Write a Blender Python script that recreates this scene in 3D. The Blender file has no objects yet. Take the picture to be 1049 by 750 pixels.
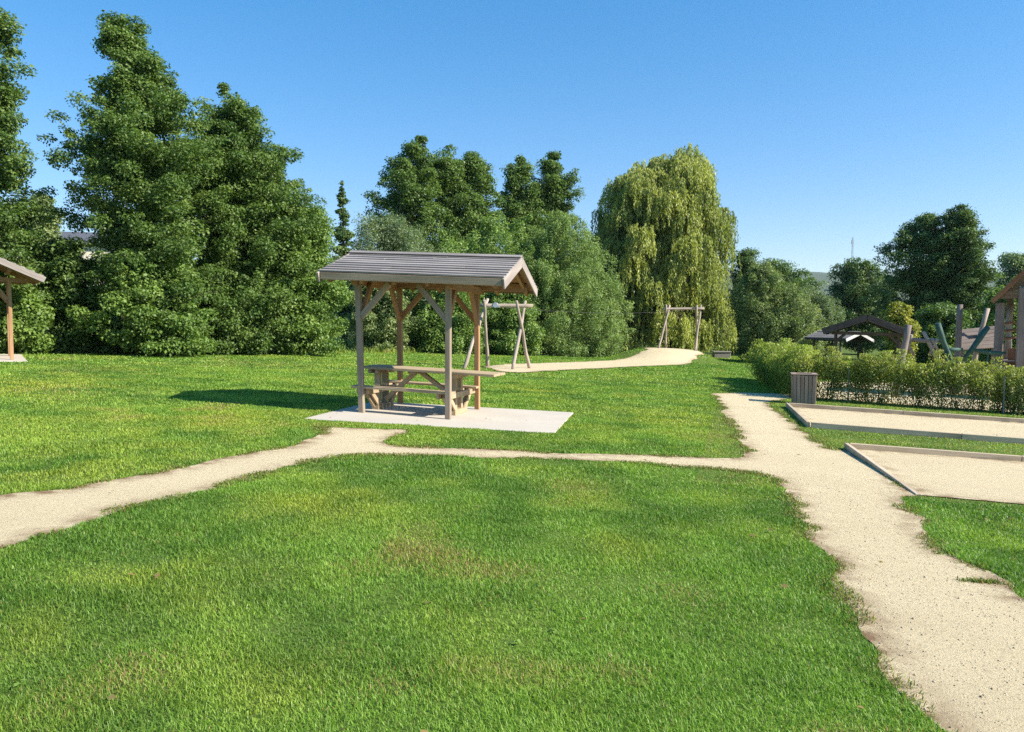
import bpy, math, random
import numpy as np
from mathutils import Vector, Matrix
from mathutils.geometry import delaunay_2d_cdt

R = math.radians
SC = bpy.context.scene
COL = SC.collection

# ------------------------------------------------------------------ camera
FPX, CU, CV = 790.0, 524.5, 375.0          # the photograph is 1049 x 750
EYE = 1.6
PITCH = math.atan(40 / FPX)
cam_d = bpy.data.cameras.new('camera')
cam = bpy.data.objects.new('camera', cam_d)
COL.objects.link(cam)
cam_d.sensor_width = 36
cam_d.lens = FPX / 1049 * 36
cam_d.clip_start = 0.05
cam_d.clip_end = 12000
cam.location = (0, 0, EYE)
cam.rotation_euler = (math.pi / 2 - PITCH, 0, 0)
SC.camera = cam

# ------------------------------------------------------------------ world, sun, exposure
SUN_EL = R(35.0)
SUN_AZ = R(108.0)                            # clockwise from +Y
sun_vec = Vector((math.sin(SUN_AZ) * math.cos(SUN_EL), math.cos(SUN_AZ) * math.cos(SUN_EL), math.sin(SUN_EL)))
world = bpy.data.worlds.new('World')
SC.world = world
world.use_nodes = True
wn = world.node_tree
bg = wn.nodes['Background']
sky = wn.nodes.new('ShaderNodeTexSky')
sky.sky_type = 'NISHITA'
sky.sun_disc = False
sky.sun_elevation = SUN_EL
sky.sun_rotation = SUN_AZ
sky.altitude = 0
sky.air_density = 1.0
sky.dust_density = 0.15
sky.ozone_density = 2.5
hsv = wn.nodes.new('ShaderNodeHueSaturation')
hsv.inputs['Saturation'].default_value = 1.42
wn.links.new(sky.outputs[0], hsv.inputs['Color'])
tint = wn.nodes.new('ShaderNodeMix'); tint.data_type = 'RGBA'; tint.blend_type = 'MULTIPLY'
tint.inputs[0].default_value = 1.0; tint.inputs[7].default_value = (0.206, 0.213, 0.254, 1)
wn.links.new(hsv.outputs[0], tint.inputs[6])
gam = wn.nodes.new('ShaderNodeGamma'); gam.inputs[1].default_value = 0.72
wn.links.new(tint.outputs[2], gam.inputs[0])
wn.links.new(gam.outputs[0], bg.inputs[0])
bg.inputs[1].default_value = 0.40
sun_d = bpy.data.lights.new('sun', 'SUN')
sun_d.energy = 4.6
sun_d.angle = R(0.53)
sun_d.color = (1.0, 0.93, 0.82)
sun = bpy.data.objects.new('sun', sun_d)
COL.objects.link(sun)
sun.location = (40, -5, 40)
sun.rotation_euler = (-sun_vec).to_track_quat('-Z', 'Y').to_euler()
vs = SC.view_settings
vs.view_transform = 'Standard'
vs.look = 'None'
vs.exposure = 1.05
vs.gamma = 1
cy = SC.cycles
cy.max_bounces = 6
cy.diffuse_bounces = 3
cy.glossy_bounces = 2
cy.transmission_bounces = 4
cy.transparent_max_bounces = 4
cy.caustics_reflective = False
cy.caustics_refractive = False
cy.use_denoising = False

# ------------------------------------------------------------------ numeric helpers
def hash2(ix, iy, seed):
    h = (ix.astype(np.int64) * 374761393 + iy.astype(np.int64) * 668265263 + seed * 1442695041) & 0xFFFFFFFF
    h = ((h ^ (h >> 13)) * 1274126177) & 0xFFFFFFFF
    h = h ^ (h >> 16)
    return (h & 0xFFFFFF) / float(0xFFFFFF)

def vnoise(x, y, scale, seed=0):
    x = np.asarray(x, float) / scale; y = np.asarray(y, float) / scale
    ix = np.floor(x); iy = np.floor(y)
    fx = x - ix; fy = y - iy
    fx = fx * fx * (3 - 2 * fx); fy = fy * fy * (3 - 2 * fy)
    a = hash2(ix, iy, seed); b = hash2(ix + 1, iy, seed)
    c = hash2(ix, iy + 1, seed); d = hash2(ix + 1, iy + 1, seed)
    return (a * (1 - fx) + b * fx) * (1 - fy) + (c * (1 - fx) + d * fx) * fy

def fbm(x, y, scale, seed=0, n=3):
    t = 0; a = 1; s = 0
    for i in range(n):
        t = t + a * vnoise(x, y, scale / 2 ** i, seed + 17 * i); s += a; a *= 0.5
    return t / s

# ------------------------------------------------------------------ terrain
MC = np.array([9.9, 48.2]); MDIR = np.array([0.43, 0.90])   # the start mound of the cableway
def terr(x, y):
    x = np.asarray(x, float); y = np.asarray(y, float)
    z = -1.5 * np.tanh(x / 30.0)
    dx = x - MC[0]; dy = y - MC[1]
    a = dx * MDIR[0] + dy * MDIR[1]; b = dx * MDIR[1] - dy * MDIR[0]
    a = np.where(a > 0, a / 3.4, a / 5.0); b = np.where(b > 0, b / 3.0, b / 3.4)
    r = np.sqrt(a * a + b * b)
    z = z + 0.72 / (1 + np.exp((r - 0.8) * 7.5))
    return z
def tz(x, y): return float(terr(x, y))

def ray(u, v):
    a = (u - CU) / FPX; b = -(v - CV) / FPX
    c, s = math.cos(PITCH), math.sin(PITCH)
    return np.array([a, c + b * s, b * c - s])
def G(u, v):
    """the ground point seen at a place in the photograph"""
    d = ray(u, v); t = 0.5; lo = 0
    while t < 3000:
        if EYE + d[2] * t <= tz(d[0] * t, d[1] * t): break
        lo = t; t *= 1.01
    hi = t
    for i in range(30):
        m = (lo + hi) / 2
        if EYE + d[2] * m <= tz(d[0] * m, d[1] * m): hi = m
        else: lo = m
    return (d[0] * hi, d[1] * hi)
def A(u, v, y):
    """the point at distance y along the view through a place in the photograph"""
    d = ray(u, v); d = d * (y / d[1])
    return np.array([d[0], d[1], EYE + d[2]])

# ------------------------------------------------------------------ object helpers
def link(o): COL.objects.link(o); return o
def tag(o, label=None, cat=None, group=None, kind=None):
    if label: o['label'] = label
    if cat: o['category'] = cat
    if group: o['group'] = group
    if kind: o['kind'] = kind
    return o
def thing(name, label, cat, loc, yaw=0, group=None):
    o = link(bpy.data.objects.new(name, None))
    o.location = loc; o.rotation_euler = (0, 0, yaw)
    o.empty_display_size = 0.3
    return tag(o, label, cat, group)
def copy_tree(o, parent=None):
    c = o.copy(); COL.objects.link(c)
    if parent: c.parent = parent
    for ch in o.children: copy_tree(ch, c)
    return c

def np_mesh(name, V, quads=None, tris=None, col=None, attrs=None, smooth=False):
    me = bpy.data.meshes.new(name)
    V = np.ascontiguousarray(V, np.float32)
    nq = 0 if quads is None else len(quads); nt = 0 if tris is None else len(tris)
    loops = []
    if nq: loops.append(np.asarray(quads, np.int32).ravel())
    if nt: loops.append(np.asarray(tris, np.int32).ravel())
    loops = np.concatenate(loops)
    me.vertices.add(len(V)); me.vertices.foreach_set('co', V.ravel())
    me.loops.add(len(loops)); me.loops.foreach_set('vertex_index', loops)
    me.polygons.add(nq + nt)
    tot = np.concatenate([np.full(nq, 4, np.int32), np.full(nt, 3, np.int32)])
    st = np.concatenate([[0], np.cumsum(tot)[:-1]]).astype(np.int32)
    me.polygons.foreach_set('loop_start', st)
    me.polygons.foreach_set('loop_total', tot)
    if smooth: me.polygons.foreach_set('use_smooth', np.ones(nq + nt, bool))
    me.update(calc_edges=True)
    if col is not None:
        c4 = np.ones((len(V), 4), np.float32); c4[:, :3] = col
        at = me.attributes.new('col', 'FLOAT_COLOR', 'POINT'); at.data.foreach_set('color', c4.ravel())
    for k, v in (attrs or {}).items():
        at = me.attributes.new(k, 'FLOAT', 'POINT'); at.data.foreach_set('value', np.asarray(v, np.float32))
    return me
def mesh_obj(name, me, mat, parent=None):
    o = link(bpy.data.objects.new(name, me))
    if mat is not None: me.materials.append(mat)
    if parent is not None: o.parent = parent
    return o

RNG = random.Random(7)
class MB:
    """collects bars, boxes and tubes with a length-wise uv and links them as one mesh"""
    def __init__(s): s.v = []; s.f = []; s.uv = []; s.bar_of = []; s.nbar = 0
    def bar(s, p0, p1, w, h, up=(0, 0, 1), jit=0.0, taper=1.0):
        p0 = Vector(p0); p1 = Vector(p1); d = (p1 - p0); L = d.length; d.normalize()
        up = Vector(up)
        if abs(d.dot(up)) > 0.98: up = Vector((0, 1, 0))
        sx = d.cross(up).normalized(); sy = sx.cross(d).normalized()
        b = len(s.v)
        for k, p in enumerate((p0, p1)):
            t = taper if k else 1.0
            for a, c in ((-1, -1), (1, -1), (1, 1), (-1, 1)):
                q = p + sx * (a * w * t / 2) + sy * (c * h * t / 2)
                if jit: q += Vector((RNG.uniform(-jit, jit), RNG.uniform(-jit, jit), RNG.uniform(-jit, jit)))
                s.v.append(q)
        o = RNG.uniform(0, 40); ov = RNG.uniform(0, 40)
        per = [0, w, w + h, 2 * w + h, 2 * (w + h)]
        for i in range(4):
            j = (i + 1) % 4
            s.f.append((b + i, b + j, b + 4 + j, b + 4 + i))
            s.uv.append(((o, ov + per[i]), (o, ov + per[i + 1]), (o + L, ov + per[i + 1]), (o + L, ov + per[i])))
        s.f.append((b + 3, b + 2, b + 1, b)); s.f.append((b + 4, b + 5, b + 6, b + 7))
        for _ in range(2):
            s.uv.append(((o, ov), (o + .03, ov + w), (o + .03 , ov + w + h), (o, ov + h)))
    def box(s, x0, x1, y0, y1, z0, z1, jit=0.0):
        dx, dy, dz = x1 - x0, y1 - y0, z1 - z0
        cx, cyy, cz = (x0 + x1) / 2, (y0 + y1) / 2, (z0 + z1) / 2
        if dx >= dy and dx >= dz: s.bar((x0, cyy, cz), (x1, cyy, cz), dy, dz, (0, 0, 1), jit)
        elif dy >= dz: s.bar((cx, y0, cz), (cx, y1, cz), dx, dz, (0, 0, 1), jit)
        else: s.bar((cx, cyy, z0), (cx, cyy, z1), dx, dy, (0, 1, 0), jit)
    def tube(s, pts, rad, n=9, cap=True, rough=0.0):
        pts = [Vector(p) for p in pts]; b = len(s.v)
        if not hasattr(rad, '__len__'): rad = [rad] * len(pts)
        o = RNG.uniform(0, 40); ov = RNG.uniform(0, 40); acc = [0]
        for i in range(1, len(pts)): acc.append(acc[-1] + (pts[i] - pts[i - 1]).length)
        ref = None
        for i, p in enumerate(pts):
            d = (pts[min(i + 1, len(pts) - 1)] - pts[max(i - 1, 0)]).normalized()
            if ref is None:
                ref = Vector((0, 0, 1)) if abs(d.z) < 0.9 else Vector((1, 0, 0))
            sx = d.cross(ref).normalized(); sy = d.cross(sx).normalized(); ref = -sy if False else ref
            for k in range(n):
                a = 2 * math.pi * k / n; r = rad[i] * (1 + RNG.uniform(-rough, rough))
                s.v.append(p + (sx * math.cos(a) + sy * math.sin(a)) * r)
        for i in range(len(pts) - 1):
            for k in range(n):
                k2 = (k + 1) % n
                s.f.append((b + i * n + k, b + (i + 1) * n + k, b + (i + 1) * n + k2, b + i * n + k2))
                c = 2 * math.pi * rad[i] / n
                s.uv.append(((o + acc[i], ov + k * c), (o + acc[i + 1], ov + k * c), (o + acc[i + 1], ov + (k + 1) * c), (o + acc[i], ov + (k + 1) * c)))
        if cap:
            for base, rev in ((b, False), (b + (len(pts) - 1) * n, True)):
                ids = [base + k for k in range(n)]
                s.f.append(tuple(ids[::-1] if rev else ids)); s.uv.append(tuple((o + .02 * k, ov) for k in range(n)))
    def build(s, name, mat, parent=None, bevel=0.0, shear=None, smooth=False):
        me = bpy.data.meshes.new(name)
        vv = [tuple(p) if shear is None else (p[0], p[1], p[2] + shear[0] * p[0] + shear[1] * p[1]) for p in s.v]
        me.from_pydata(vv, [], s.f)
        ul = me.uv_layers.new(name='UVMap')
        flat = [c for f in s.uv for uv in f for c in uv]
        ul.data.foreach_set('uv', flat)
        # every board its own tone of wood
        tl = me.uv_layers.new(name='Tone'); tf = []; last = None; tone = 0.5
        for f, uv in zip(s.f, s.uv):
            key = min(f) // 8 if len(s.v) % 8 == 0 else 0
            if key != last: tone = RNG.random(); last = key
            tf += [tone, tone] * len(f)
        tl.data.foreach_set('uv', tf)
        import bmesh
        bm = bmesh.new(); bm.from_mesh(me); bmesh.ops.recalc_face_normals(bm, faces=bm.faces); bm.to_mesh(me); bm.free()
        if smooth: me.polygons.foreach_set('use_smooth', [len(p.vertices) == 4 for p in me.polygons])
        o = mesh_obj(name, me, mat, parent)
        if bevel:
            m = o.modifiers.new('edge', 'BEVEL'); m.width = bevel; m.segments = 1; m.limit_method = 'ANGLE'; m.angle_limit = R(40)
        return o

# ------------------------------------------------------------------ materials
def new_mat(name):
    m = bpy.data.materials.new(name); m.use_nodes = True
    nt = m.node_tree; p = nt.nodes['Principled BSDF']
    return m, nt, p
def nd(nt, t, **kw):
    n = nt.nodes.new(t)
    for k, v in kw.items():
        if k.startswith('i_'):
            key = k[2:]; key = int(key) if key.isdigit() else key
            n.inputs[key].default_value = v
        else: setattr(n, k, v)
    return n
def ramp(nt, fac, stops):
    n = nt.nodes.new('ShaderNodeValToRGB'); e = n.color_ramp.elements
    while len(e) < len(stops): e.new(0.5)
    for k, (p, c) in enumerate(stops): e[k].position = p; e[k].color = (*c, 1)
    nt.links.new(fac, n.inputs[0]); return n.outputs[0]
def mixc(nt, fac, a, b, mode='MIX'):
    n = nt.nodes.new('ShaderNodeMix'); n.data_type = 'RGBA'; n.blend_type = mode
    for i, s in ((0, fac), (6, a), (7, b)):
        if isinstance(s, (int, float)): n.inputs[i].default_value = s
        elif isinstance(s, tuple): n.inputs[i].default_value = (*s, 1)
        else: nt.links.new(s, n.inputs[i])
    return n.outputs[2]
def noise(nt, vec, scale, detail=4, rough=0.6):
    n = nd(nt, 'ShaderNodeTexNoise', i_Scale=scale, i_Detail=detail, i_Roughness=rough)
    if vec is not None: nt.links.new(vec, n.inputs['Vector'])
    return n.outputs['Fac']
def bump(nt, p, h, strength, dist=0.01):
    b = nd(nt, 'ShaderNodeBump', i_Strength=strength, i_Distance=dist)
    nt.links.new(h, b.inputs['Height']); nt.links.new(b.outputs[0], p.inputs['Normal'])

def wood_mat(name, dark, mid, light, rough=0.85, streak=70, tone_lo=0.82, tone_hi=1.0):
    m, nt, p = new_mat(name)
    uv = nd(nt, 'ShaderNodeUVMap', uv_map='UVMap').outputs[0]
    mp = nd(nt, 'ShaderNodeMapping'); mp.inputs['Scale'].default_value = (1.6, streak, 1)
    nt.links.new(uv, mp.inputs[0])
    n1 = noise(nt, mp.outputs[0], 1.0, 5, 0.65)
    mp2 = nd(nt, 'ShaderNodeMapping'); mp2.inputs['Scale'].default_value = (0.9, 5, 1)
    nt.links.new(uv, mp2.inputs[0])
    n2 = noise(nt, mp2.outputs[0], 1.0, 3, 0.55)
    c = ramp(nt, n1, [(0.28, dark), (0.5, mid), (0.72, light)])
    c2 = ramp(nt, n2, [(0.3, tuple(0.62 * k for k in mid)), (0.7, tuple(min(1, 1.25 * k) for k in light))])
    out = mixc(nt, 0.45, c, c2)
    tn = nd(nt, 'ShaderNodeUVMap', uv_map='Tone'); sp = nd(nt, 'ShaderNodeSeparateXYZ'); nt.links.new(tn.outputs[0], sp.inputs[0])
    out = mixc(nt, 1.0, out, ramp(nt, sp.outputs[0], [(0.0, (tone_lo,) * 3), (1.0, (tone_hi,) * 3)]), 'MULTIPLY')
    nt.links.new(out, p.inputs['Base Color'])
    p.inputs['Roughness'].default_value = rough
    p.inputs['Specular IOR Level'].default_value = 0.25
    bump(nt, p, n1, 0.5, 0.006)
    return m

def leaf_mat(name, trans=0.32, rough=0.5, spec=0.35):
    m, nt, p = new_mat(name)
    a = nd(nt, 'ShaderNodeAttribute', attribute_name='col')
    nt.links.new(a.outputs['Color'], p.inputs['Base Color'])
    p.inputs['Roughness'].default_value = rough
    p.inputs['Specular IOR Level'].default_value = spec
    t = nd(nt, 'ShaderNodeBsdfTranslucent')
    tc = mixc(nt, 1.0, a.outputs['Color'], (1.25, 1.35, 0.55), 'MULTIPLY')
    nt.links.new(tc, t.inputs[0])
    mx = nd(nt, 'ShaderNodeMixShader', i_0=trans)
    nt.links.new(p.outputs[0], mx.inputs[1]); nt.links.new(t.outputs[0], mx.inputs[2])
    nt.links.new(mx.outputs[0], nt.nodes['Material Output'].inputs[0])
    return m

M = {}
M['leaf'] = leaf_mat('leaves')
M['blade'] = leaf_mat('grass_blades', 0.36, 0.45, 0.3)
M['post'] = wood_mat('weathered_post', (0.19, 0.14, 0.095), (0.30, 0.235, 0.17), (0.42, 0.345, 0.26))
M['inner'] = wood_mat('sheltered_larch', (0.24, 0.12, 0.05), (0.36, 0.20, 0.095), (0.46, 0.29, 0.16))
M['roof'] = wood_mat('silvered_roof_board', (0.18, 0.158, 0.145), (0.295, 0.262, 0.24), (0.46, 0.41, 0.375), 0.85, 40, 0.74, 1.0)
M['fascia'] = wood_mat('grey_fascia', (0.20, 0.15, 0.095), (0.30, 0.235, 0.155), (0.42, 0.335, 0.235))
M['barge'] = wood_mat('pale_barge', (0.20, 0.165, 0.145), (0.30, 0.255, 0.225), (0.42, 0.365, 0.325))
M['table'] = wood_mat('table_wood', (0.27, 0.19, 0.105), (0.40, 0.30, 0.18), (0.52, 0.42, 0.28))
M['pole'] = wood_mat('robinia_pole', (0.22, 0.165, 0.12), (0.35, 0.28, 0.22), (0.52, 0.44, 0.37))
M['kerb'] = wood_mat('kerb_timber', (0.33, 0.235, 0.145), (0.50, 0.385, 0.25), (0.66, 0.55, 0.40))
M['bin'] = wood_mat('bin_slats', (0.22, 0.14, 0.10), (0.34, 0.24, 0.185), (0.47, 0.355, 0.285))
M['darkwood'] = wood_mat('dark_wood', (0.045, 0.038, 0.034), (0.08, 0.068, 0.06), (0.13, 0.11, 0.10))
M['greyplank'] = wood_mat('grey_plank', (0.12, 0.095, 0.08), (0.20, 0.16, 0.14), (0.29, 0.245, 0.22))
M['white'] = wood_mat('white_board', (0.55, 0.53, 0.50), (0.66, 0.64, 0.61), (0.75, 0.73, 0.70))
M['brownboard'] = wood_mat('brown_board', (0.10, 0.065, 0.04), (0.18, 0.115, 0.07), (0.28, 0.19, 0.12), 0.85, 40, 0.6, 1.0)
M['orange'] = wood_mat('varnished_edge', (0.17, 0.08, 0.042), (0.26, 0.125, 0.065), (0.35, 0.19, 0.105))
M['bark'] = wood_mat('bark', (0.05, 0.04, 0.03), (0.10, 0.08, 0.06), (0.17, 0.14, 0.11), 0.95, 20)
def plain(name, c, rough=0.6, metal=0.0):
    m, nt, p = new_mat(name)
    tc = nd(nt, 'ShaderNodeTexCoord')
    n = noise(nt, tc.outputs['Object'], 6, 4)
    o = ramp(nt, n, [(0.3, tuple(k * 0.8 for k in c)), (0.7, tuple(min(1, k * 1.15) for k in c))])
    nt.links.new(o, p.inputs['Base Color'])
    p.inputs['Roughness'].default_value = rough; p.inputs['Metallic'].default_value = metal
    return m
M['steel'] = plain('galvanised_steel', (0.5, 0.52, 0.54), 0.45, 0.7)
M['greenpost'] = plain('faded_post', (0.22, 0.24, 0.22), 0.7)
M['cable'] = plain('steel_cable', (0.05, 0.05, 0.05), 0.8, 0.0)
M['greencloth'] = plain('green_padding', (0.022, 0.075, 0.055), 0.7)
M['render'] = plain('cream_render', (0.66, 0.60, 0.47), 0.9)
M['tile'] = plain('slate_roof', (0.10, 0.10, 0.11), 0.7)
M['glass'] = plain('window_glass', (0.03, 0.035, 0.04), 0.1)
M['liner'] = plain('bin_liner', (0.03, 0.03, 0.03), 0.5)
M['stone'] = plain('stone_block', (0.22, 0.20, 0.17), 0.9)

def soil_mat():
    m, nt, p = new_mat('lawn_soil')
    tc = nd(nt, 'ShaderNodeTexCoord').outputs['Object']
    n1 = noise(nt, tc, 0.35, 5); n2 = noise(nt, tc, 9, 4); n3 = noise(nt, tc, 60, 3)
    c = ramp(nt, n1, [(0.30, (0.085, 0.145, 0.022)), (0.5, (0.125, 0.195, 0.030)), (0.72, (0.20, 0.23, 0.042))])
    c2 = ramp(nt, n2, [(0.35, (0.045, 0.075, 0.014)), (0.55, (0.085, 0.14, 0.026)), (0.75, (0.15, 0.17, 0.045))])
    o = mixc(nt, 0.5, c, c2)
    o = mixc(nt, 0.35, o, ramp(nt, n3, [(0.3, (0.04, 0.06, 0.015)), (0.7, (0.14, 0.17, 0.05))]))
    nt.links.new(o, p.inputs['Base Color']); p.inputs['Roughness'].default_value = 1.0
    p.inputs['Specular IOR Level'].default_value = 0.1
    bump(nt, p, n2, 0.6, 0.05)
    return m
def sand_mat(name, base, dark):
    m, nt, p = new_mat(name)
    tc = nd(nt, 'ShaderNodeTexCoord').outputs['Object']
    n1 = noise(nt, tc, 0.7, 5); n2 = noise(nt, tc, 26, 8, 0.85); n3 = noise(nt, tc, 85, 4, 0.85); n4 = noise(nt, tc, 5, 4)
    light = tuple(min(1, k * 1.13) for k in base)
    c = ramp(nt, n2, [(0.36, tuple(k * 0.8 for k in dark)), (0.47, base), (0.60, light)])
    c = mixc(nt, 0.5, c, ramp(nt, n3, [(0.36, tuple(k * 0.45 for k in dark)), (0.46, base), (0.62, tuple(min(1, k * 1.35) for k in base))]))
    c = mixc(nt, ramp(nt, n1, [(0.45, (0, 0, 0)), (0.75, (0.35, 0.35, 0.35))]), c, dark)
    ed = nd(nt, 'ShaderNodeAttribute', attribute_name='edge')
    ad = nd(nt, 'ShaderNodeMath', operation='MULTIPLY_ADD', i_1=1.1, i_2=-0.40)
    nt.links.new(n4, ad.inputs[0])
    sm = nd(nt, 'ShaderNodeMath', operation='MULTIPLY', use_clamp=True); nt.links.new(ed.outputs['Fac'], sm.inputs[0]); 
    ml = nd(nt, 'ShaderNodeMath', operation='MULTIPLY', i_1=4.0); nt.links.new(ad.outputs[0], ml.inputs[0]); nt.links.new(ml.outputs[0], sm.inputs[1])
    c = mixc(nt, sm.outputs[0], c, (0.22, 0.14, 0.075))
    nt.links.new(c, p.inputs['Base Color']); p.inputs['Roughness'].default_value = 0.95
    p.inputs['Specular IOR Level'].default_value = 0.15
    h = nd(nt, 'ShaderNodeMath', operation='ADD'); nt.links.new(n2, h.inputs[0]); nt.links.new(n3, h.inputs[1])
    bump(nt, p, h.outputs[0], 0.8, 0.012)
    return m
def concrete_mat():
    m, nt, p = new_mat('concrete')
    tc = nd(nt, 'ShaderNodeTexCoord').outputs['Object']
    n1 = noise(nt, tc, 1.2, 5); n2 = noise(nt, tc, 40, 4)
    c = ramp(nt, n1, [(0.3, (0.45, 0.40, 0.325)), (0.7, (0.54, 0.485, 0.40))])
    c = mixc(nt, 0.3, c, ramp(nt, n2, [(0.3, (0.40, 0.355, 0.285)), (0.7, (0.58, 0.525, 0.44))]))
    nt.links.new(c, p.inputs['Base Color']); p.inputs['Roughness'].default_value = 0.9
    bump(nt, p, n2, 0.25, 0.005)
    return m
M['soil'] = soil_mat()
M['sand'] = sand_mat('path_sand', (0.555, 0.46, 0.29), (0.43, 0.335, 0.195))
M['court'] = sand_mat('court_sand', (0.545, 0.45, 0.285), (0.43, 0.335, 0.195))
M['concrete'] = concrete_mat()

# ------------------------------------------------------------------ ground outlines (world metres, from ground points)
def px_poly(pts): return np.array([G(u, v) for u, v in pts])
def densify(P, step):
    out = []
    for i in range(len(P)):
        a = P[i]; b = P[(i + 1) % len(P)]; n = max(1, int(np.linalg.norm(b - a) / step))
        for k in range(n): out.append(a + (b - a) * k / n)
    return np.array(out)
def smooth_closed(P, it=2):
    for _ in range(it): P = 0.25 * np.roll(P, 1, 0) + 0.5 * P + 0.25 * np.roll(P, -1, 0)
    return P
def rag(P, step=0.06, amp=0.05, seed=3):
    P = densify(P, step); P = smooth_closed(P, 4)
    t = np.roll(P, -1, 0) - np.roll(P, 1, 0)
    n = np.stack([t[:, 1], -t[:, 0]], 1); n /= np.maximum(np.linalg.norm(n, axis=1)[:, None], 1e-9)
    o = (fbm(P[:, 0], P[:, 1], 0.55, seed, 4) - 0.5) * 2 * amp * 1.8
    return P + n * o[:, None]
def inside(P, x, y):
    x = np.asarray(x); y = np.asarray(y); res = np.zeros(len(x), bool)
    bb = (x > P[:, 0].min()) & (x < P[:, 0].max()) & (y > P[:, 1].min()) & (y < P[:, 1].max())
    idx = np.nonzero(bb)[0]
    if len(idx) == 0: return res
    X = x[idx]; Y = y[idx]; c = np.zeros(len(idx), bool)
    for i in range(len(P)):
        x0, y0 = P[i - 1]; x1, y1 = P[i]
        if y0 == y1: continue
        m = (y0 > Y) != (y1 > Y)
        c ^= m & (X < (x1 - x0) * (Y - y0) / (y1 - y0) + x0)
    res[idx] = c; return res
def edge_dist(P, x, y):
    d = np.full(len(x), 1e9)
    for i in range(len(P)):
        d = np.minimum(d, (x - P[i, 0]) ** 2 + (y - P[i, 1]) ** 2)
    return np.sqrt(d)

left_upper = px_poly([(422, 441.5), (335, 437.5), (322, 447), (300, 456), (250, 466), (200, 477), (140, 488), (60, 501), (0, 509)])
left_lower = px_poly([(0, 560), (40, 549), (120, 526), (200, 505), (270, 485), (340, 470), (380, 466), (440, 467), (520, 470), (600, 472),
                      (700, 478), (750, 482), (775, 485), (790, 491), (803, 505), (815, 520), (822, 535), (845, 560), (855, 585), (872, 615),
                      (880, 640), (908, 670), (905, 690), (935, 720), (975, 750)])
right_edge = px_poly([(1049, 616), (1019, 591), (994, 581), (974, 566), (949, 541), (931, 520), (928, 509), (941, 508), (919, 491), (893, 474), (867, 460), (853, 461), (834, 449),
                      (820, 441), (806, 428), (793, 419), (786, 413), (806, 409)])
far_edge = px_poly([(812, 404), (770, 402.5), (729, 403), (735, 412), (742, 425), (752, 440), (762, 456), (764, 464), (755, 469), (700, 468.5), (600, 464.5), (500, 461.5), (440, 459), (398, 455.5), (396, 452), (408, 446)])
dl = left_upper[-1] - left_upper[-3]; dl /= np.linalg.norm(dl)
ext_left = np.array([left_upper[-1] + dl * 9, left_lower[0] + dl * 9 + np.array([-0.4, -0.2])])
near_ext = np.array([left_lower[-1] + np.array([0.5, -1.6]), [2.6, -3.0], [5.2, -3.0], right_edge[0] + np.array([0.9, -1.5])])
path_raw = np.vstack([left_upper, ext_left, left_lower, near_ext, right_edge, far_edge])
PATH = rag(path_raw, 0.05, 0.075)
SLAB_A = np.array([-3.235, 11.948]); SLAB_B = np.array([0.654, 11.705]); SLAB_C = np.array([1.182, 14.76])
SLAB = np.array([SLAB_A, SLAB_B, SLAB_C, SLAB_A + SLAB_C - SLAB_B])
strip_raw = np.vstack([px_poly([(497, 376), (520, 373.5), (560, 372.5), (600, 371)]), np.array([[6.0, 43.6], [8.1, 46.2], [8.2, 48.3], [9.5, 50.0], [11.6, 49.2], [11.7, 47.2], [10.7, 44.9]]),
                       px_poly([(700, 374), (650, 376), (600, 378.5), (556, 381), (530, 382.5), (510, 381)])])
STRIP = rag(strip_raw, 0.2, 0.12, 9)

def sheet(name, P, mat, lift, spacing, lift_fn=None, clip=None):
    lo = P.min(0); hi = P.max(0)
    gx, gy = np.meshgrid(np.arange(lo[0], hi[0], spacing), np.arange(lo[1], hi[1], spacing))
    gx = gx.ravel() + (vnoise(gx.ravel() * 9, gy.ravel() * 9, 1, 4) - .5) * spacing * .5; gy = gy.ravel()
    k = inside(P, gx, gy); gx, gy = gx[k], gy[k]
    d = edge_dist(P, gx, gy); k = d > spacing * 0.4; gx, gy = gx[k], gy[k]; d = d[k]
    pts = [Vector(p) for p in P] + [Vector((a, b)) for a, b in zip(gx, gy)]
    n = len(P)
    vo, eo, fo, *_ = delaunay_2d_cdt(pts, [], [list(range(n))], 1, 1e-5)
    V = np.array([(v.x, v.y, 0) for v in vo])
    V[:, 2] = terr(V[:, 0], V[:, 1]) + lift
    dd = edge_dist(P, V[:, 0], V[:, 1])
    T = np.array([f for f in fo if len(f) == 3])
    a = V[T[:, 1]] - V[T[:, 0]]; b = V[T[:, 2]] - V[T[:, 0]]
    flip = (a[:, 0] * b[:, 1] - a[:, 1] * b[:, 0]) < 0
    T[flip] = T[flip][:, ::-1]
    me = np_mesh(name, V, tris=T, attrs={'edge': np.clip(1 - dd / 0.24, 0, 1)})
    return tag(mesh_obj(name, me, mat), kind='structure')

# ground: one sheet, fine near the camera, reaching the horizon
def axis(lo, hi, n, fine):
    t = np.linspace(-1, 1, n); s = np.sinh(t * fine) / np.sinh(fine)
    return np.where(s < 0, -s * lo, s * hi)
gx = axis(-4000, 4000, 420, 8.2); gy = axis(-600, 6000, 460, 7.6) + 14
GX, GY = np.meshgrid(gx, gy)
GV = np.stack([GX.ravel(), GY.ravel(), terr(GX.ravel(), GY.ravel())], 1)
ii = np.arange(len(GV)).reshape(GX.shape)
GQ = np.stack([ii[:-1, :-1].ravel(), ii[:-1, 1:].ravel(), ii[1:, 1:].ravel(), ii[1:, :-1].ravel()], 1)
tag(mesh_obj('ground', np_mesh('ground', GV, quads=GQ, smooth=True), M['soil']), kind='structure')
sheet('path', PATH, M['sand'], 0.006, 0.14)
sheet('sand_strip', STRIP, M['court'], 0.03, 0.25)

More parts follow.
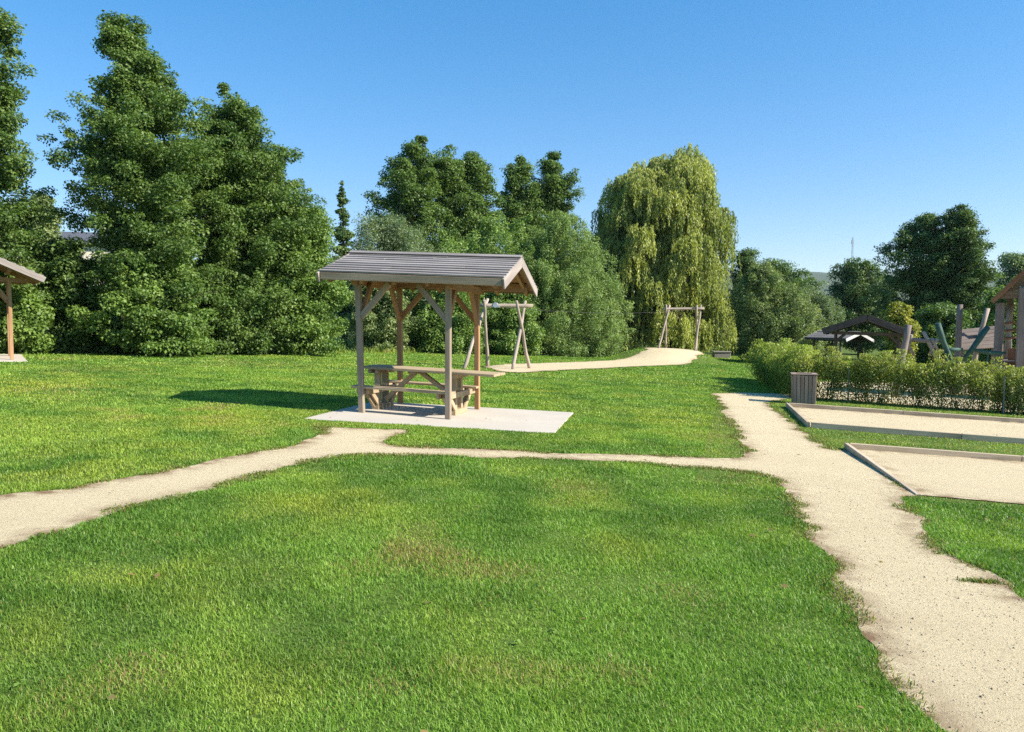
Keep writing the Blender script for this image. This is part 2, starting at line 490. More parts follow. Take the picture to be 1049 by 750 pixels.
# concrete pads under the shelters
def pad(name, P, lift=0.02):
    V = []
    for z in (-0.12, lift):
        for p in P: V.append((p[0], p[1], tz(p[0], p[1]) + z))
    n = len(P); q = [(i, (i + 1) % n, n + (i + 1) % n, n + i) for i in range(n)] + [tuple(range(n, 2 * n))]
    me = bpy.data.meshes.new(name); me.from_pydata(V, [], q)
    o = mesh_obj(name, me, M['concrete'])
    b = o.modifiers.new('edge', 'BEVEL'); b.width = 0.008; b.segments = 1
    return tag(o, kind='structure')
pad('concrete_pad', SLAB)

# ------------------------------------------------------------------ grass (uncountable blades)
# dry and lime coloured spots of the turf
WORN = [(82, 714, 0.16), (135, 692, 0.20), (355, 668, 0.16), (392, 700, 0.14), (430, 570, 0.30), (640, 690, 0.12), (95, 380, 1.2), (250, 372, 1.5), (60, 400, 0.9), (520, 585, 0.25), (590, 500, 0.4), (700, 610, 0.2)]
LIMEY = [(150, 590, 0.55), (215, 600, 0.40), (40, 478, 0.8), (110, 470, 0.7), (20, 640, 0.35), (330, 520, 0.6), (480, 640, 0.3), (640, 560, 0.35), (300, 700, 0.25), (200, 430, 1.0), (690, 430, 0.8), (30, 395, 1.4), (560, 400, 1.2), (860, 470, 0.5)]
def grass_blades(name, bands, seed, mask_polys, ang=0.80, height=0.031, extra=None):
    rg = np.random.default_rng(seed)
    XS = []; YS = []; WS = []
    for r0, r1, dens, w in bands:
        n = int(ang * (r1 * r1 - r0 * r0) * dens)
        r = np.sqrt(rg.random(n) * (r1 * r1 - r0 * r0) + r0 * r0)
        th = (rg.random(n) * 2 - 1) * ang
        XS.append(r * np.sin(th)); YS.append(r * np.cos(th)); WS.append(np.full(n, w) * (0.9 + 0.3 * (r - r0) / (r1 - r0)))
    x = np.concatenate(XS); y = np.concatenate(YS); w = np.concatenate(WS)
    keep = np.ones(len(x), bool)
    for P in mask_polys: keep &= ~inside(P, x, y)
    # the lawn ends at the tree line
    tl = np.interp(x, [-40, -17.2, -8.2, 9.1, 40], [18, 26.6, 36, 63, 80]); keep &= y < tl
    if extra is not None: keep &= extra(x, y)
    x, y, w = x[keep], y[keep], w[keep]
    n = len(x); r = np.hypot(x, y)
    zone = inside(COURT_ZONE, x, y)
    n1 = fbm(x, y, 2.6, 5); n2 = fbm(x, y, 0.35, 8, 2); n3 = fbm(x, y, 7.0, 2, 2); n4 = fbm(x, y, 0.7, 33, 2)
    h = height * (0.35 + 1.25 * n2) * rg.uniform(0.6, 1.35, n) * (1 + 0.012 * r) * np.where(zone, 0.6, 1.0)
    az = rg.random(n) * 2 * np.pi; lean = rg.uniform(0.3, 1.3, n)
    dx = np.cos(az); dy = np.sin(az)
    fa = az + np.pi / 2 + rg.normal(0, 0.5, n); sx = np.cos(fa) * w / 2; sy = np.sin(fa) * w / 2
    z = terr(x, y)
    def lev(t, wf):
        off = h * np.sin(lean * t) * t; zz = h * np.cos(lean * t * 0.8) * t
        px = x + dx * off; py = y + dy * off; pz = z + zz - 0.004
        return (np.stack([px - sx * wf, py - sy * wf, pz], 1), np.stack([px + sx * wf, py + sy * wf, pz], 1))
    a0, a1 = lev(0.0, 1.0); b0, b1 = lev(0.6, 0.8); c0, _ = lev(1.0, 0.0)
    V = np.stack([a0, a1, b0, b1, c0], 1).reshape(-1, 3)
    b = np.arange(n) * 5
    Q = np.stack([b, b + 1, b + 3, b + 2], 1); T = np.stack([b + 2, b + 3, b + 4], 1)
    deep = np.array([0.100, 0.205, 0.026]); mid = np.array([0.245, 0.405, 0.056]); lime = np.array([0.42, 0.50, 0.072]); straw = np.array([0.42, 0.33, 0.12])
    n5 = fbm(x, y, 0.5, 51, 2)
    k = np.clip((n1 * 0.45 + n5 * 0.55 - 0.36) / 0.24, 0, 1)[:, None] * 0.62 + rg.random(n)[:, None] * 0.38
    c = deep * (1 - k) + mid * k
    k2 = np.clip((n3 * 0.45 + n4 * 0.55 - 0.42) / 0.2, 0, 1)[:, None] * (0.35 + 0.65 * rg.random(n)[:, None])
    c = c * (1 - 0.75 * k2) + lime * 0.75 * k2
    worn = np.zeros(n)
    for (u_, v_, r_) in WORN:
        p_ = G(u_, v_); worn = np.maximum(worn, np.exp(-((x - p_[0]) ** 2 + (y - p_[1]) ** 2) / r_ ** 2))
    worn = worn * np.clip(1.6 * n5 + 0.9 * n4 - 0.55, 0, 1)
    yel = np.zeros(n)
    for (u_, v_, r_) in LIMEY:
        p_ = G(u_, v_); yel = np.maximum(yel, np.exp(-((x - p_[0]) ** 2 + 0.6 * (y - p_[1]) ** 2) / r_ ** 2))
    yel = (yel * np.clip(1.8 * n4 + n5 - 0.75, 0, 1))[:, None] * 0.55
    c = c * (1 - yel) + np.array([0.46, 0.46, 0.06]) * yel
    dry = (rg.random(n) < 0.42 * worn + 0.014 + 0.22 * zone + 0.55 * np.clip((n4 * n1 - 0.38) / 0.2, 0, 1) * (0.3 + n5))[:, None]
    c = c * rg.uniform(0.75, 1.25, (n, 1))
    c = np.where(dry, straw * rg.uniform(0.6, 1.1, n)[:, None], c)
    return V, Q, T, np.repeat(c, 5, 0), n
CE = np.array([0.958, -0.288]); C1A = np.array([6.62, 18.50]); C1B = np.array([5.53, 14.31])
C2A = np.array([5.08, 11.64]); C2B = np.array([4.38, 8.23]); CE2 = np.array([0.975, -0.222])
COURT1 = np.array([C1A, C1B, C1B + CE * 15, C1A + CE * 15])
COURT2 = np.array([C2A, C2B, C2B + CE2 * 14, C2A + CE2 * 14])
COURT_ZONE = np.array([C1A + [-0.8, 3.0], [2.0, 8.4], [30, 3.5], [30, 22]])
sheet('court_sand_back', densify(COURT1, 0.5), M['court'], 0.012, 0.4)
sheet('court_sand_front', densify(COURT2, 0.5), M['court'], 0.012, 0.3)
HC = np.array([8.1, 21.5]); HL = np.array([10.1, 30.0]); HR = HC + np.array([0.917, -0.399]) * 13
PG = np.array([HC + [0.25, 0.1], HR + [0.2, 0.3], [30, 20], [30, 36], HL + [0.4, 0]])
sheet('playground_sand', densify(PG, 1.0), M['court'], 0.02, 0.8)

MASKS = [PATH, SLAB, STRIP, COURT1, COURT2, PG]
LS_PAD = np.array([[-15.6, 19.9], [-13.45, 21.4], [-15.6, 24.5], [-18.6, 22.4]])
pad('concrete_pad', LS_PAD)
MASKS.append(LS_PAD)
V, Q, T, Cc, n = grass_blades('lawn', [(1.2, 4, 19000, .0033), (4, 8, 10500, .0048), (8, 14, 4200, .0085), (14, 24, 1400, .016), (24, 45, 260, .034), (45, 66, 60, .07)], 11, MASKS)
tag(mesh_obj('lawn_grass', np_mesh('lawn_grass', V, Q, T, Cc), M['blade']), kind='stuff')
def fringe(x, y):
    tl = np.interp(x, [-40, -17.2, -8.2, 9.1, 40], [18, 26.6, 36, 63, 80])
    return (y > tl - 1.3 + 0.5 * vnoise(x, y, 1.5, 4))
V, Q, T, Cc, n = grass_blades('fringe', [(20, 66, 70, .04)], 12, MASKS, height=0.22, extra=fringe)
Cc = Cc * 0.6 + np.array([0.36, 0.34, 0.10]) * 0.4
tag(mesh_obj('tall_grass', np_mesh('tall_grass', V, Q, T, Cc), M['blade']), kind='stuff')

def creeping():
    rg = np.random.default_rng(21); P = PATH; k = P[:, 1] > -0.5
    k &= np.hypot(P[:, 0], P[:, 1]) < 22
    P = P[k]; m = 95
    x = np.repeat(P[:, 0], m); y = np.repeat(P[:, 1], m); r = np.hypot(x, y)
    x = x + rg.normal(0, 0.028, len(x)) ; y = y + rg.normal(0, 0.028, len(x))
    q = fbm(x, y, 0.4, 91, 3); reach = np.clip((q - 0.46) * 0.7, 0, 0.11)
    a = rg.random(len(x)) * 6.283; d = reach * np.sqrt(rg.random(len(x)))
    x = x + d * np.cos(a); y = y + d * np.sin(a)
    keep = rg.random(len(x)) < np.clip(0.12 + (q - 0.45) * 3, 0, 1) * np.clip(7 / r, 0.25, 1)
    keep &= ~inside(COURT1, x, y) & ~inside(COURT2, x, y)
    x, y, r = x[keep], y[keep], r[keep]
    # one stray tuft that has seeded itself in the gravel
    tx, ty = G(1006, 597); n0 = 420
    x = np.concatenate([x, tx + rg.normal(0, 0.075, n0)]); y = np.concatenate([y, ty + rg.normal(0, 0.022, n0)]); r = np.hypot(x, y)
    n = len(x); w = 0.0026 + 0.00085 * r; h = rg.uniform(0.012, 0.034, n); az = rg.random(n) * 6.283; lean = rg.uniform(0.4, 1.4, n)
    dx, dy = np.cos(az), np.sin(az); sx, sy = -dy * w / 2, dx * w / 2; z = terr(x, y) + 0.004
    a0 = np.stack([x - sx, y - sy, z], 1); a1 = np.stack([x + sx, y + sy, z], 1)
    b0 = np.stack([x + dx * h * np.sin(lean) * .6 - sx * .7, y + dy * h * np.sin(lean) * .6 - sy * .7, z + h * .7 * np.cos(lean * .7)], 1); b1 = b0 + np.stack([sx, sy, sx * 0], 1) * 1.4
    c0 = np.stack([x + dx * h * np.sin(lean) * 1.2, y + dy * h * np.sin(lean) * 1.2, z + h * np.cos(lean * .8)], 1)
    V = np.stack([a0, a1, b0, b1, c0], 1).reshape(-1, 3); b = np.arange(n) * 5
    g = rg.random((n, 1)); C = np.where(g < 0.30, np.array([0.30, 0.22, 0.10]), np.where(g < 0.65, np.array([0.13, 0.19, 0.03]), np.array([0.24, 0.31, 0.05]))) * rg.uniform(0.7, 1.2, (n, 1))
    tag(mesh_obj('creeping_grass', np_mesh('creeping_grass', V, np.stack([b, b + 1, b + 3, b + 2], 1), np.stack([b + 2, b + 3, b + 4], 1), np.repeat(C, 5, 0)), M['blade']), kind='stuff')
creeping()
def weeds():
    # broad leaved weeds and a few fallen leaves lying in the turf
    rg = np.random.default_rng(31); N = 420
    r = np.sqrt(rg.random(N) * (16 ** 2 - 2 ** 2) + 4); th = rg.uniform(-0.75, 0.75, N); x = r * np.sin(th); y = r * np.cos(th)
    k = np.ones(N, bool)
    for P in MASKS: k &= ~inside(P, x, y)
    k &= rg.random(N) < np.clip((fbm(x, y, 2.2, 61) - 0.35) * 4, 0, 1)
    x, y = x[k], y[k]; Ps = []; Ns = []; Cs = []; S = []
    for a, b in zip(x, y):
        m = rg.integers(5, 11); ang = rg.random(m) * 6.283; d = rg.uniform(0.01, 0.035, m)
        Ps.append(np.stack([a + d * np.cos(ang), b + d * np.sin(ang), terr(np.full(m, a), np.full(m, b)) + rg.uniform(0.012, 0.032, m)], 1))
        Ns.append(np.stack([np.cos(ang) * .5, np.sin(ang) * .5, np.ones(m)], 1)); S.append(rg.uniform(0.014, 0.030) * np.ones(m))
        Cs.append(np.tile(np.array([0.20, 0.31, 0.06]) * rg.uniform(0.8, 1.2), (m, 1)))
    for _ in range(150):
        rr = rg.uniform(2.5, 22); t = rg.uniform(-0.75, 0.75); a, b = rr * math.sin(t), rr * math.cos(t)
        Ps.append(np.array([[a, b, tz(a, b) + 0.028]])); Ns.append(np.array([[rg.normal() * .3, rg.normal() * .3, 1.0]])); S.append(np.array([rg.uniform(0.03, 0.055)]))
        Cs.append(np.array([[0.34, 0.24, 0.09]]) * rg.uniform(0.5, 1.2))
    P = np.concatenate(Ps); Nn = unit(np.concatenate(Ns)); V = leaf_quads(P, Nn, np.concatenate(S), rg, 0.55); n = len(P)
    tag(mesh_obj('lawn_weeds', np_mesh('lawn_weeds', V, quads=np.arange(n * 4).reshape(-1, 4), col=np.repeat(np.concatenate(Cs), 4, 0)), M['blade']), kind='stuff')

# loose gravel on the path
def gravel():
    rg = np.random.default_rng(5); N = 26000
    r = np.sqrt(rg.random(N) * (10 ** 2 - 1.8 ** 2) + 1.8 ** 2); th = rg.uniform(-0.1, 0.85, N)
    x = r * np.sin(th); y = r * np.cos(th)
    k = inside(PATH, x, y); x, y = x[k], y[k]; n = len(x)
    s = np.exp(rg.normal(math.log(0.0034), 0.40, n)); z = terr(x, y) + 0.006
    o = np.array([[1, 0, 0], [-1, 0, 0], [0, 1, 0], [0, -1, 0], [0, 0, 1], [0, 0, -1]], float)
    V = o[None] * rg.uniform(0.6, 1.2, (n, 6, 1)) * s[:, None, None]
    a = rg.random(n) * 6.28; c, sn = np.cos(a)[:, None], np.sin(a)[:, None]
    V = np.stack([V[..., 0] * c - V[..., 1] * sn, V[..., 0] * sn + V[..., 1] * c, V[..., 2] * 0.7], -1)
    V += np.stack([x, y, z + s * 0.3], 1)[:, None]
    f = np.array([[0, 2, 4], [2, 1, 4], [1, 3, 4], [3, 0, 4], [2, 0, 5], [1, 2, 5], [3, 1, 5], [0, 3, 5]])
    T = (np.arange(n)[:, None, None] * 6 + f[None]).reshape(-1, 3)
    g = rg.random(n)[:, None]
    C = np.where(g < 0.05, np.array([0.24, 0.19, 0.13]), np.where(g < 0.6, np.array([0.42, 0.34, 0.22]), np.array([0.52, 0.45, 0.33])))
    C = C * rg.uniform(0.75, 1.15, (n, 1))
    m, nt, p = new_mat('gravel_stone'); a = nd(nt, 'ShaderNodeAttribute', attribute_name='col')
    nt.links.new(a.outputs['Color'], p.inputs['Base Color']); p.inputs['Roughness'].default_value = 0.9
    tag(mesh_obj('gravel', np_mesh('gravel', V.reshape(-1, 3), tris=T, col=np.repeat(C, 6, 0)), m), kind='stuff')
gravel()

# ------------------------------------------------------------------ foliage
def leaf_quads(P, N, size, rg, aspect=0.62, droop=None):
    """one diamond leaf per point, lying roughly across the normal N"""
    n = len(P)
    t = rg.normal(size=(n, 3)) if droop is None else droop + rg.normal(size=(n, 3)) * 0.25
    t -= N * (t * N).sum(1)[:, None]; t /= np.linalg.norm(t, axis=1)[:, None] + 1e-9
    b = np.cross(N, t)
    L = (size * rg.uniform(0.65, 1.35, n))[:, None]; W = L * aspect
    fold = N * L * 0.12
    V = np.stack([P - t * L * 0.5, P + b * W * 0.5 + fold, P + t * L * 0.5, P - b * W * 0.5 + fold], 1).reshape(-1, 3)
    return V
def unit(a): return a / (np.linalg.norm(a, axis=1)[:, None] + 1e-9)

weeds()
def limb_pts(p0, p1, rg, sag=0.15, n=5):
    p0 = np.array(p0); p1 = np.array(p1); out = []
    L = np.linalg.norm(p1 - p0); off = rg.normal(size=3) * L * 0.06
    for i in range(n + 1):
        t = i / n; q = p0 + (p1 - p0) * t; q = q + off * math.sin(math.pi * t); q[2] -= L * sag * math.sin(math.pi * t) * (1 - t)
        out.append(tuple(q))
    return out

def tree(name, label, rows, d, cols, seed, cat='tree', clumps=330, cr=0.62, leaves=170, leaf=0.105, den=1.9, big=1.04, spikes=4, fine=1.0, group=None, inner=0.45, rough=0.32, flat=0.7, up=0.5, trunk_r=None, shift=0.0, bare=0.06, aspect=0.62, depth=1.0):
    """rows: (height line, left, right) of the crown as seen from the camera; the crown is round in plan at its real distance d"""
    rg = np.random.default_rng(seed)
    vb = rows[-1][0]; ub = (rows[-1][1] + rows[-1][2]) / 2
    bx = A(ub, vb, d)[0]; by = d; bz = tz(bx, by)
    Z = []; CX = []; RR = []
    for v, l, r in rows:
        a = A(l, v, d); b = A(r, v, d)
        Z.append(a[2] - bz); CX.append((a[0] + b[0]) / 2 - bx); RR.append((b[0] - a[0]) / 2)
    Z = np.array(Z[::-1]); CX = np.array(CX[::-1]); RR = np.array(RR[::-1])
    Z[0] = min(Z[0], bare * Z[-1]); Hh = Z[-1]
    root = thing(name, label, cat, (bx, by, bz), 0, group)
    # clump centres
    zz = np.linspace(Z[0], Hh, 400); rr = np.interp(zz, Z, RR); pw = rr ** 1.15 + 0.12 * rr.max(); pw /= pw.sum()
    nb = max(10, clumps // 6); per = 6
    zb = np.sort(rg.choice(zz, nb, p=pw)); phb = (np.arange(nb) * 2.39996 + rg.normal(0, 0.35, nb)) % (2 * np.pi)
    rb = np.maximum(np.interp(zb, Z, RR) - 0.3 * cr, 0.05)
    fb = rg.uniform(1 - 1.1 * rough, 1 + 0.45 * rough, nb) + np.where(rg.random(nb) < 0.12, 0.5 * rough, 0)
    tt = np.concatenate([np.full(nb, k) for k in np.linspace(0.30, 1.0, per)]) ; bi = np.tile(np.arange(nb), per)
    tt = np.clip(tt + rg.normal(0, 0.05, nb * per), 0.15, 1.03)
    rho = rb[bi] * fb[bi] * tt; ph = phb[bi] + rg.normal(0, 0.16, nb * per)
    rise = rb * fb * rg.uniform(0.5 * up, 1.3 * up, nb)
    z = zb[bi] - rise[bi] * (1 - tt) + rg.normal(0, 0.10 + 0.05 * cr, nb * per); z = np.clip(z, Z[0] + 0.1, Hh)
    # a leader of small clumps along the axis up to the very top
    nlead = 26; zl = np.linspace(0.5 * Hh, Hh - 0.3, nlead)
    z = np.concatenate([z, zl]); rho = np.concatenate([rho, rg.random(nlead) * 0.55 * np.interp(zl, Z, RR)]); ph = np.concatenate([ph, rg.random(nlead) * 6.28])
    tt = np.concatenate([tt, np.full(nlead, 0.9)])
    small = np.ones(len(z))
    for k in range(spikes):
        zs = rg.uniform(0.45, 0.97) * Hh; rs = np.interp(zs, Z, RR) * rg.uniform(0.25, 0.95); pa = rg.random() * 6.283; Ls = rg.uniform(0.05, 0.12) * Hh * (0.6 + 0.5 * rg.random()); m = 5
        zs = min(zs, Hh - Ls * 1.05 - 0.12); rs = min(rs, np.interp(zs + 0.5 * Ls, Z, RR))
        ls = np.linspace(0, 1, m)
        z = np.concatenate([z, zs + Ls * ls]); rho = np.concatenate([rho, np.full(m, rs) * (1 - 0.15 * ls)]); ph = np.concatenate([ph, np.full(m, pa)])
        tt = np.concatenate([tt, np.full(m, 0.95)]); small = np.concatenate([small, 0.75 - 0.5 * ls])
    N = len(z)
    r0 = np.interp(z, Z, RR); cx = np.interp(z, Z, CX)
    Cn = np.stack([cx + rho * np.cos(ph), rho * np.sin(ph) * depth, z], 1)
    rad = small * cr * rg.uniform(0.5, 1.45, N) * (1.22 - 0.55 * tt) * np.clip(0.30 + r0 / (0.6 * RR.max()), 0.38, 1.0)
    nl = (den * leaves * (rad / cr) ** 1.7).astype(int) + 10
    ci = np.repeat(np.arange(N), nl); n = len(ci)
    dirv = unit(rg.normal(size=(n, 3))); dirv[:, 2] = np.abs(dirv[:, 2]) * np.where(rg.random(n) < 0.72, 1, -1)
    rr_ = rad[ci] * (0.35 + 0.75 * rg.random(n) ** 0.6)
    out = np.stack([np.cos(ph), np.sin(ph), np.full(N, up)], 1)[ci]; out = unit(out)
    loc = dirv * rr_[:, None]; loc[:, 2] *= flat
    loc += out * (rg.random(n) * rad[ci] * 0.55)[:, None]
    P = Cn[ci] + loc
    Nn = unit(dirv * 0.6 + np.array([0, 0, 0.55]) + rg.normal(size=(n, 3)) * 0.55)
    Vv = leaf_quads(P, Nn, leaf * big, rg, aspect)
    dark, mid, light = [np.array(c) for c in cols]
    kc = rg.random(N)[ci][:, None] * 0.6 + rg.random(n)[:, None] * 0.4
    c = np.where(kc < 0.5, dark + (mid - dark) * kc * 2, mid + (light - mid) * (kc - 0.5) * 2)
    q = np.arange(n)[:, None] * 4 + np.arange(4)[None]
    mesh_obj('crown', np_mesh('crown', Vv, quads=q, col=np.repeat(c, 4, 0)), M['leaf'], root)
    # trunk and limbs
    tr = trunk_r or max(0.05, 0.018 * Hh)
    mb = MB(); top = Hh * 0.93
    tp = [(float(np.interp(top * k / 7, Z, CX)) * (k / 7.0) + rg.normal() * 0.05 * (0 < k < 7), rg.normal() * 0.05 * (0 < k < 7), -0.15 if k == 0 else top * k / 7) for k in range(8)]
    mb.tube(tp, [tr * (1.25 if k == 0 else 1 - 0.88 * k / 7) for k in range(8)], 8)
    order = np.nonzero(tt > 0.93)[0][:60]
    for j in order:
        zc = max(0.1 * Hh, min(z[j] - rho[j] * 0.55, top * 0.95))
        k = zc / top * 7; k0 = int(min(k, 6)); f = k - k0
        p0 = np.array(tp[k0]) * (1 - f) + np.array(tp[k0 + 1]) * f
        rl = tr * 0.32 * (1 - 0.8 * zc / top) + 0.008
        mb.tube(limb_pts(p0, Cn[j], rg, 0.1), [rl * (1 - 0.8 * i / 5) for i in range(6)], 5, cap=False)
    mb.build('trunk', M['bark'], root, smooth=True)
    return root

ALDER = ((0.068, 0.127, 0.03), (0.12, 0.196, 0.045), (0.199, 0.28, 0.07))
FRESH = ((0.093, 0.164, 0.035), (0.159, 0.254, 0.053), (0.243, 0.344, 0.078))
LIGHT = ((0.122, 0.189, 0.056), (0.206, 0.286, 0.082), (0.309, 0.384, 0.125))
SILVER = ((0.11, 0.16, 0.075), (0.19, 0.26, 0.13), (0.29, 0.35, 0.20))
YELLOW = ((0.167, 0.198, 0.032), (0.314, 0.326, 0.049), (0.509, 0.447, 0.073))
DARK = ((0.061, 0.109, 0.037), (0.107, 0.174, 0.053), (0.179, 0.259, 0.077))
SOFT = ((0.11, 0.18, 0.042), (0.19, 0.29, 0.068), (0.285, 0.40, 0.105))
PALE = ((0.14, 0.21, 0.065), (0.225, 0.32, 0.10), (0.33, 0.43, 0.16))
OLIVE = ((0.12, 0.18, 0.06), (0.20, 0.27, 0.095), (0.33, 0.37, 0.165))

tree('alder_tree', 'tall dark alder cut by the left edge of the view, nearest to the left shelter',
     [(0, -25, -8), (25, -40, 12), (65, -50, 24), (110, -60, 12), (160, -62, 26), (200, -70, 42), (240, -80, 52), (290, -80, 48), (355, -75, 40)], 25.5, ALDER, 1, clumps=640, cr=0.42, leaves=120, leaf=0.095, spikes=10)
tree('alder_tree', 'tallest alder with narrow crooked top rising highest against the sky',
     [(11, 115, 124), (27, 107, 150), (40, 104, 146), (55, 100, 152), (72, 110, 186), (88, 106, 178), (104, 92, 202), (125, 72, 215), (145, 66, 215), (172, 74, 222), (215, 80, 232), (290, 82, 225), (357, 90, 210)], 28, ALDER, 2, clumps=1350, cr=0.42, leaves=115, leaf=0.095, rough=0.42, spikes=16)
tree('alder_tree', 'broad alder with pointed top leaning against the right side of the tallest alder',
     [(90, 228, 235), (107, 214, 252), (128, 206, 271), (155, 198, 292), (181, 190, 312), (215, 190, 308), (260, 190, 318), (310, 195, 312), (358, 205, 300)], 31, ALDER, 3, clumps=1150, cr=0.45, leaves=115, leaf=0.10, rough=0.38, spikes=16)
tree('leafy_bush', 'tall rounded bright green bush at the right end of the alder row behind shelter roof',
     [(212, 290, 318), (228, 276, 334), (258, 266, 345), (300, 262, 350), (359, 264, 347)], 32.5, FRESH, 4, 'bush', clumps=420, cr=0.5, leaves=170, leaf=0.10, rough=0.2)
tree('leafy_bush', 'leafy lime-flecked bush at the foot of the tallest alder',
     [(262, 120, 170), (285, 100, 196), (320, 95, 208), (359, 100, 205)], 27.2, FRESH, 5, 'bush', clumps=230, cr=0.45, leaves=150, leaf=0.11, rough=0.3)
tree('leafy_bush', 'low dark bush between the two big alders at the lawn edge',
     [(275, 205, 235), (300, 192, 252), (330, 188, 262), (360, 195, 258)], 30, ALDER, 6, 'bush', clumps=190, cr=0.45, leaves=150, leaf=0.10, rough=0.3)
tree('leafy_bush', 'dark spreading bush just right of the left shelter post',
     [(253, 44, 82), (266, 28, 98), (315, 18, 100), (358, 22, 98)], 27, ALDER, 7, 'bush', clumps=220, cr=0.5, leaves=130, leaf=0.12, rough=0.3)
tree('leafy_bush', 'pale leaved bush behind the left shelter post',
     [(285, 5, 22), (305, -5, 36), (335, -10, 42), (360, -8, 38)], 25, FRESH, 8, 'bush', clumps=120, cr=0.42, leaves=140, leaf=0.12, rough=0.3)
tree('olive_tree', 'olive tinged tree top showing between the two leftmost alders',
     [(200, 40, 50), (215, 34, 58), (245, 28, 60), (300, 28, 66), (355, 34, 62)], 36, OLIVE, 9, clumps=130, cr=0.5, leaves=120, leaf=0.12)
tree('spruce_tree', 'thin pointed spruce standing alone left of the roofed shelter',
     [(183, 349.8, 351.2), (200, 347.5, 353), (215, 346, 355.5), (232, 343, 358), (250, 341, 361), (290, 338, 366), (350, 336, 370)], 47, DARK, 10, clumps=190, cr=0.34, leaves=55, leaf=0.14, rough=0.55, flat=0.45, up=0.1)
tree('alder_tree', 'widest pointed alder of the trio above the shelter roof',
     [(141, 429, 433), (152, 410, 440), (163, 398, 446), (186, 388, 455), (212, 378, 462), (250, 382, 462), (355, 390, 455)], 54, ALDER, 11, clumps=800, cr=0.62, leaves=95, leaf=0.15, rough=0.36, spikes=16)
tree('alder_tree', 'middle spire of the alder trio above the shelter roof',
     [(146, 456, 460), (160, 446, 470), (182, 438, 482), (215, 434, 490), (355, 440, 488)], 56, ALDER, 12, clumps=480, cr=0.62, leaves=90, leaf=0.15, rough=0.36, spikes=12)
tree('alder_tree', 'right spire of the alder trio above the shelter roof ridge',
     [(156, 482, 487), (170, 474, 496), (190, 470, 507), (215, 466, 511), (255, 466, 514), (355, 472, 508)], 57, ALDER, 13, clumps=440, cr=0.62, leaves=90, leaf=0.15, rough=0.36, spikes=12)
tree('alder_tree', 'left and narrower of the two dark alders next to the weeping willow',
     [(163, 531, 536), (178, 521, 544), (200, 513, 553), (230, 508, 560), (355, 515, 556)], 60, ALDER, 14, clumps=460, cr=0.64, leaves=85, leaf=0.155, rough=0.4, spikes=12)
tree('alder_tree', 'right dark alder with ragged shoulder close to the weeping willow',
     [(159, 564, 572), (176, 550, 582), (190, 546, 592), (200, 548, 590), (230, 540, 588), (355, 545, 585)], 61, ALDER, 15, clumps=500, cr=0.64, leaves=85, leaf=0.155, rough=0.42, spikes=12)
tree('silver_willow_bush', 'grey green willow bush showing above the left end of the shelter roof',
     [(226, 378, 402), (240, 362, 440), (262, 352, 455), (300, 348, 462), (360, 352, 458)], 44, SILVER, 16, 'bush', clumps=330, cr=0.6, leaves=160, leaf=0.12, rough=0.24, aspect=0.4, flat=1.35, up=1.2, spikes=14)
tree('leafy_bush', 'fresh green bush mass directly above the shelter roof ridge',
     [(226, 500, 545), (236, 465, 572), (258, 440, 585), (300, 432, 592), (361, 436, 585)], 50, SOFT, 17, 'bush', clumps=900, cr=0.5, leaves=120, leaf=0.12, rough=0.2, flat=1.3, up=1.1, spikes=22)
tree('poplar_bush', 'large pale bush sloping down towards the willow, behind the nearer log frame',
     [(222, 560, 588), (240, 545, 606), (262, 530, 622), (290, 520, 636), (325, 515, 642), (362, 525, 632)], 48, PALE, 18, 'bush', clumps=1100, cr=0.42, leaves=130, leaf=0.095, rough=0.15, aspect=0.5, flat=1.4, up=1.3, spikes=26)
tree('leafy_bush', 'low round bush with blue green leaves at the foot of the pale sloping bush',
     [(290, 612, 626), (308, 600, 640), (335, 594, 644), (361, 600, 638)], 50, LIGHT, 40, 'bush', clumps=150, cr=0.5, leaves=130, leaf=0.14, rough=0.25)
tree('yellowing_bush', 'yellow speckled bush seen between the left shelter posts',
     [(282, 372, 396), (300, 358, 416), (330, 354, 424), (361, 360, 420)], 40, OLIVE, 19, 'bush', clumps=260, cr=0.45, leaves=140, leaf=0.10, rough=0.25)
tree('leafy_bush', 'dark green bush seen between the right shelter posts',
     [(285, 440, 470), (300, 425, 490), (330, 420, 500), (361, 426, 494)], 42, SOFT, 20, 'bush', clumps=420, cr=0.42, leaves=130, leaf=0.11, rough=0.22, flat=1.2, up=1.0)
tree('leafy_bush', 'round bush behind the nearer log frame left of the sand strip',
     [(295, 505, 530), (312, 490, 548), (335, 486, 556), (362, 492, 550)], 44, SOFT, 21, 'bush', clumps=260, cr=0.5, leaves=140, leaf=0.12, rough=0.25)

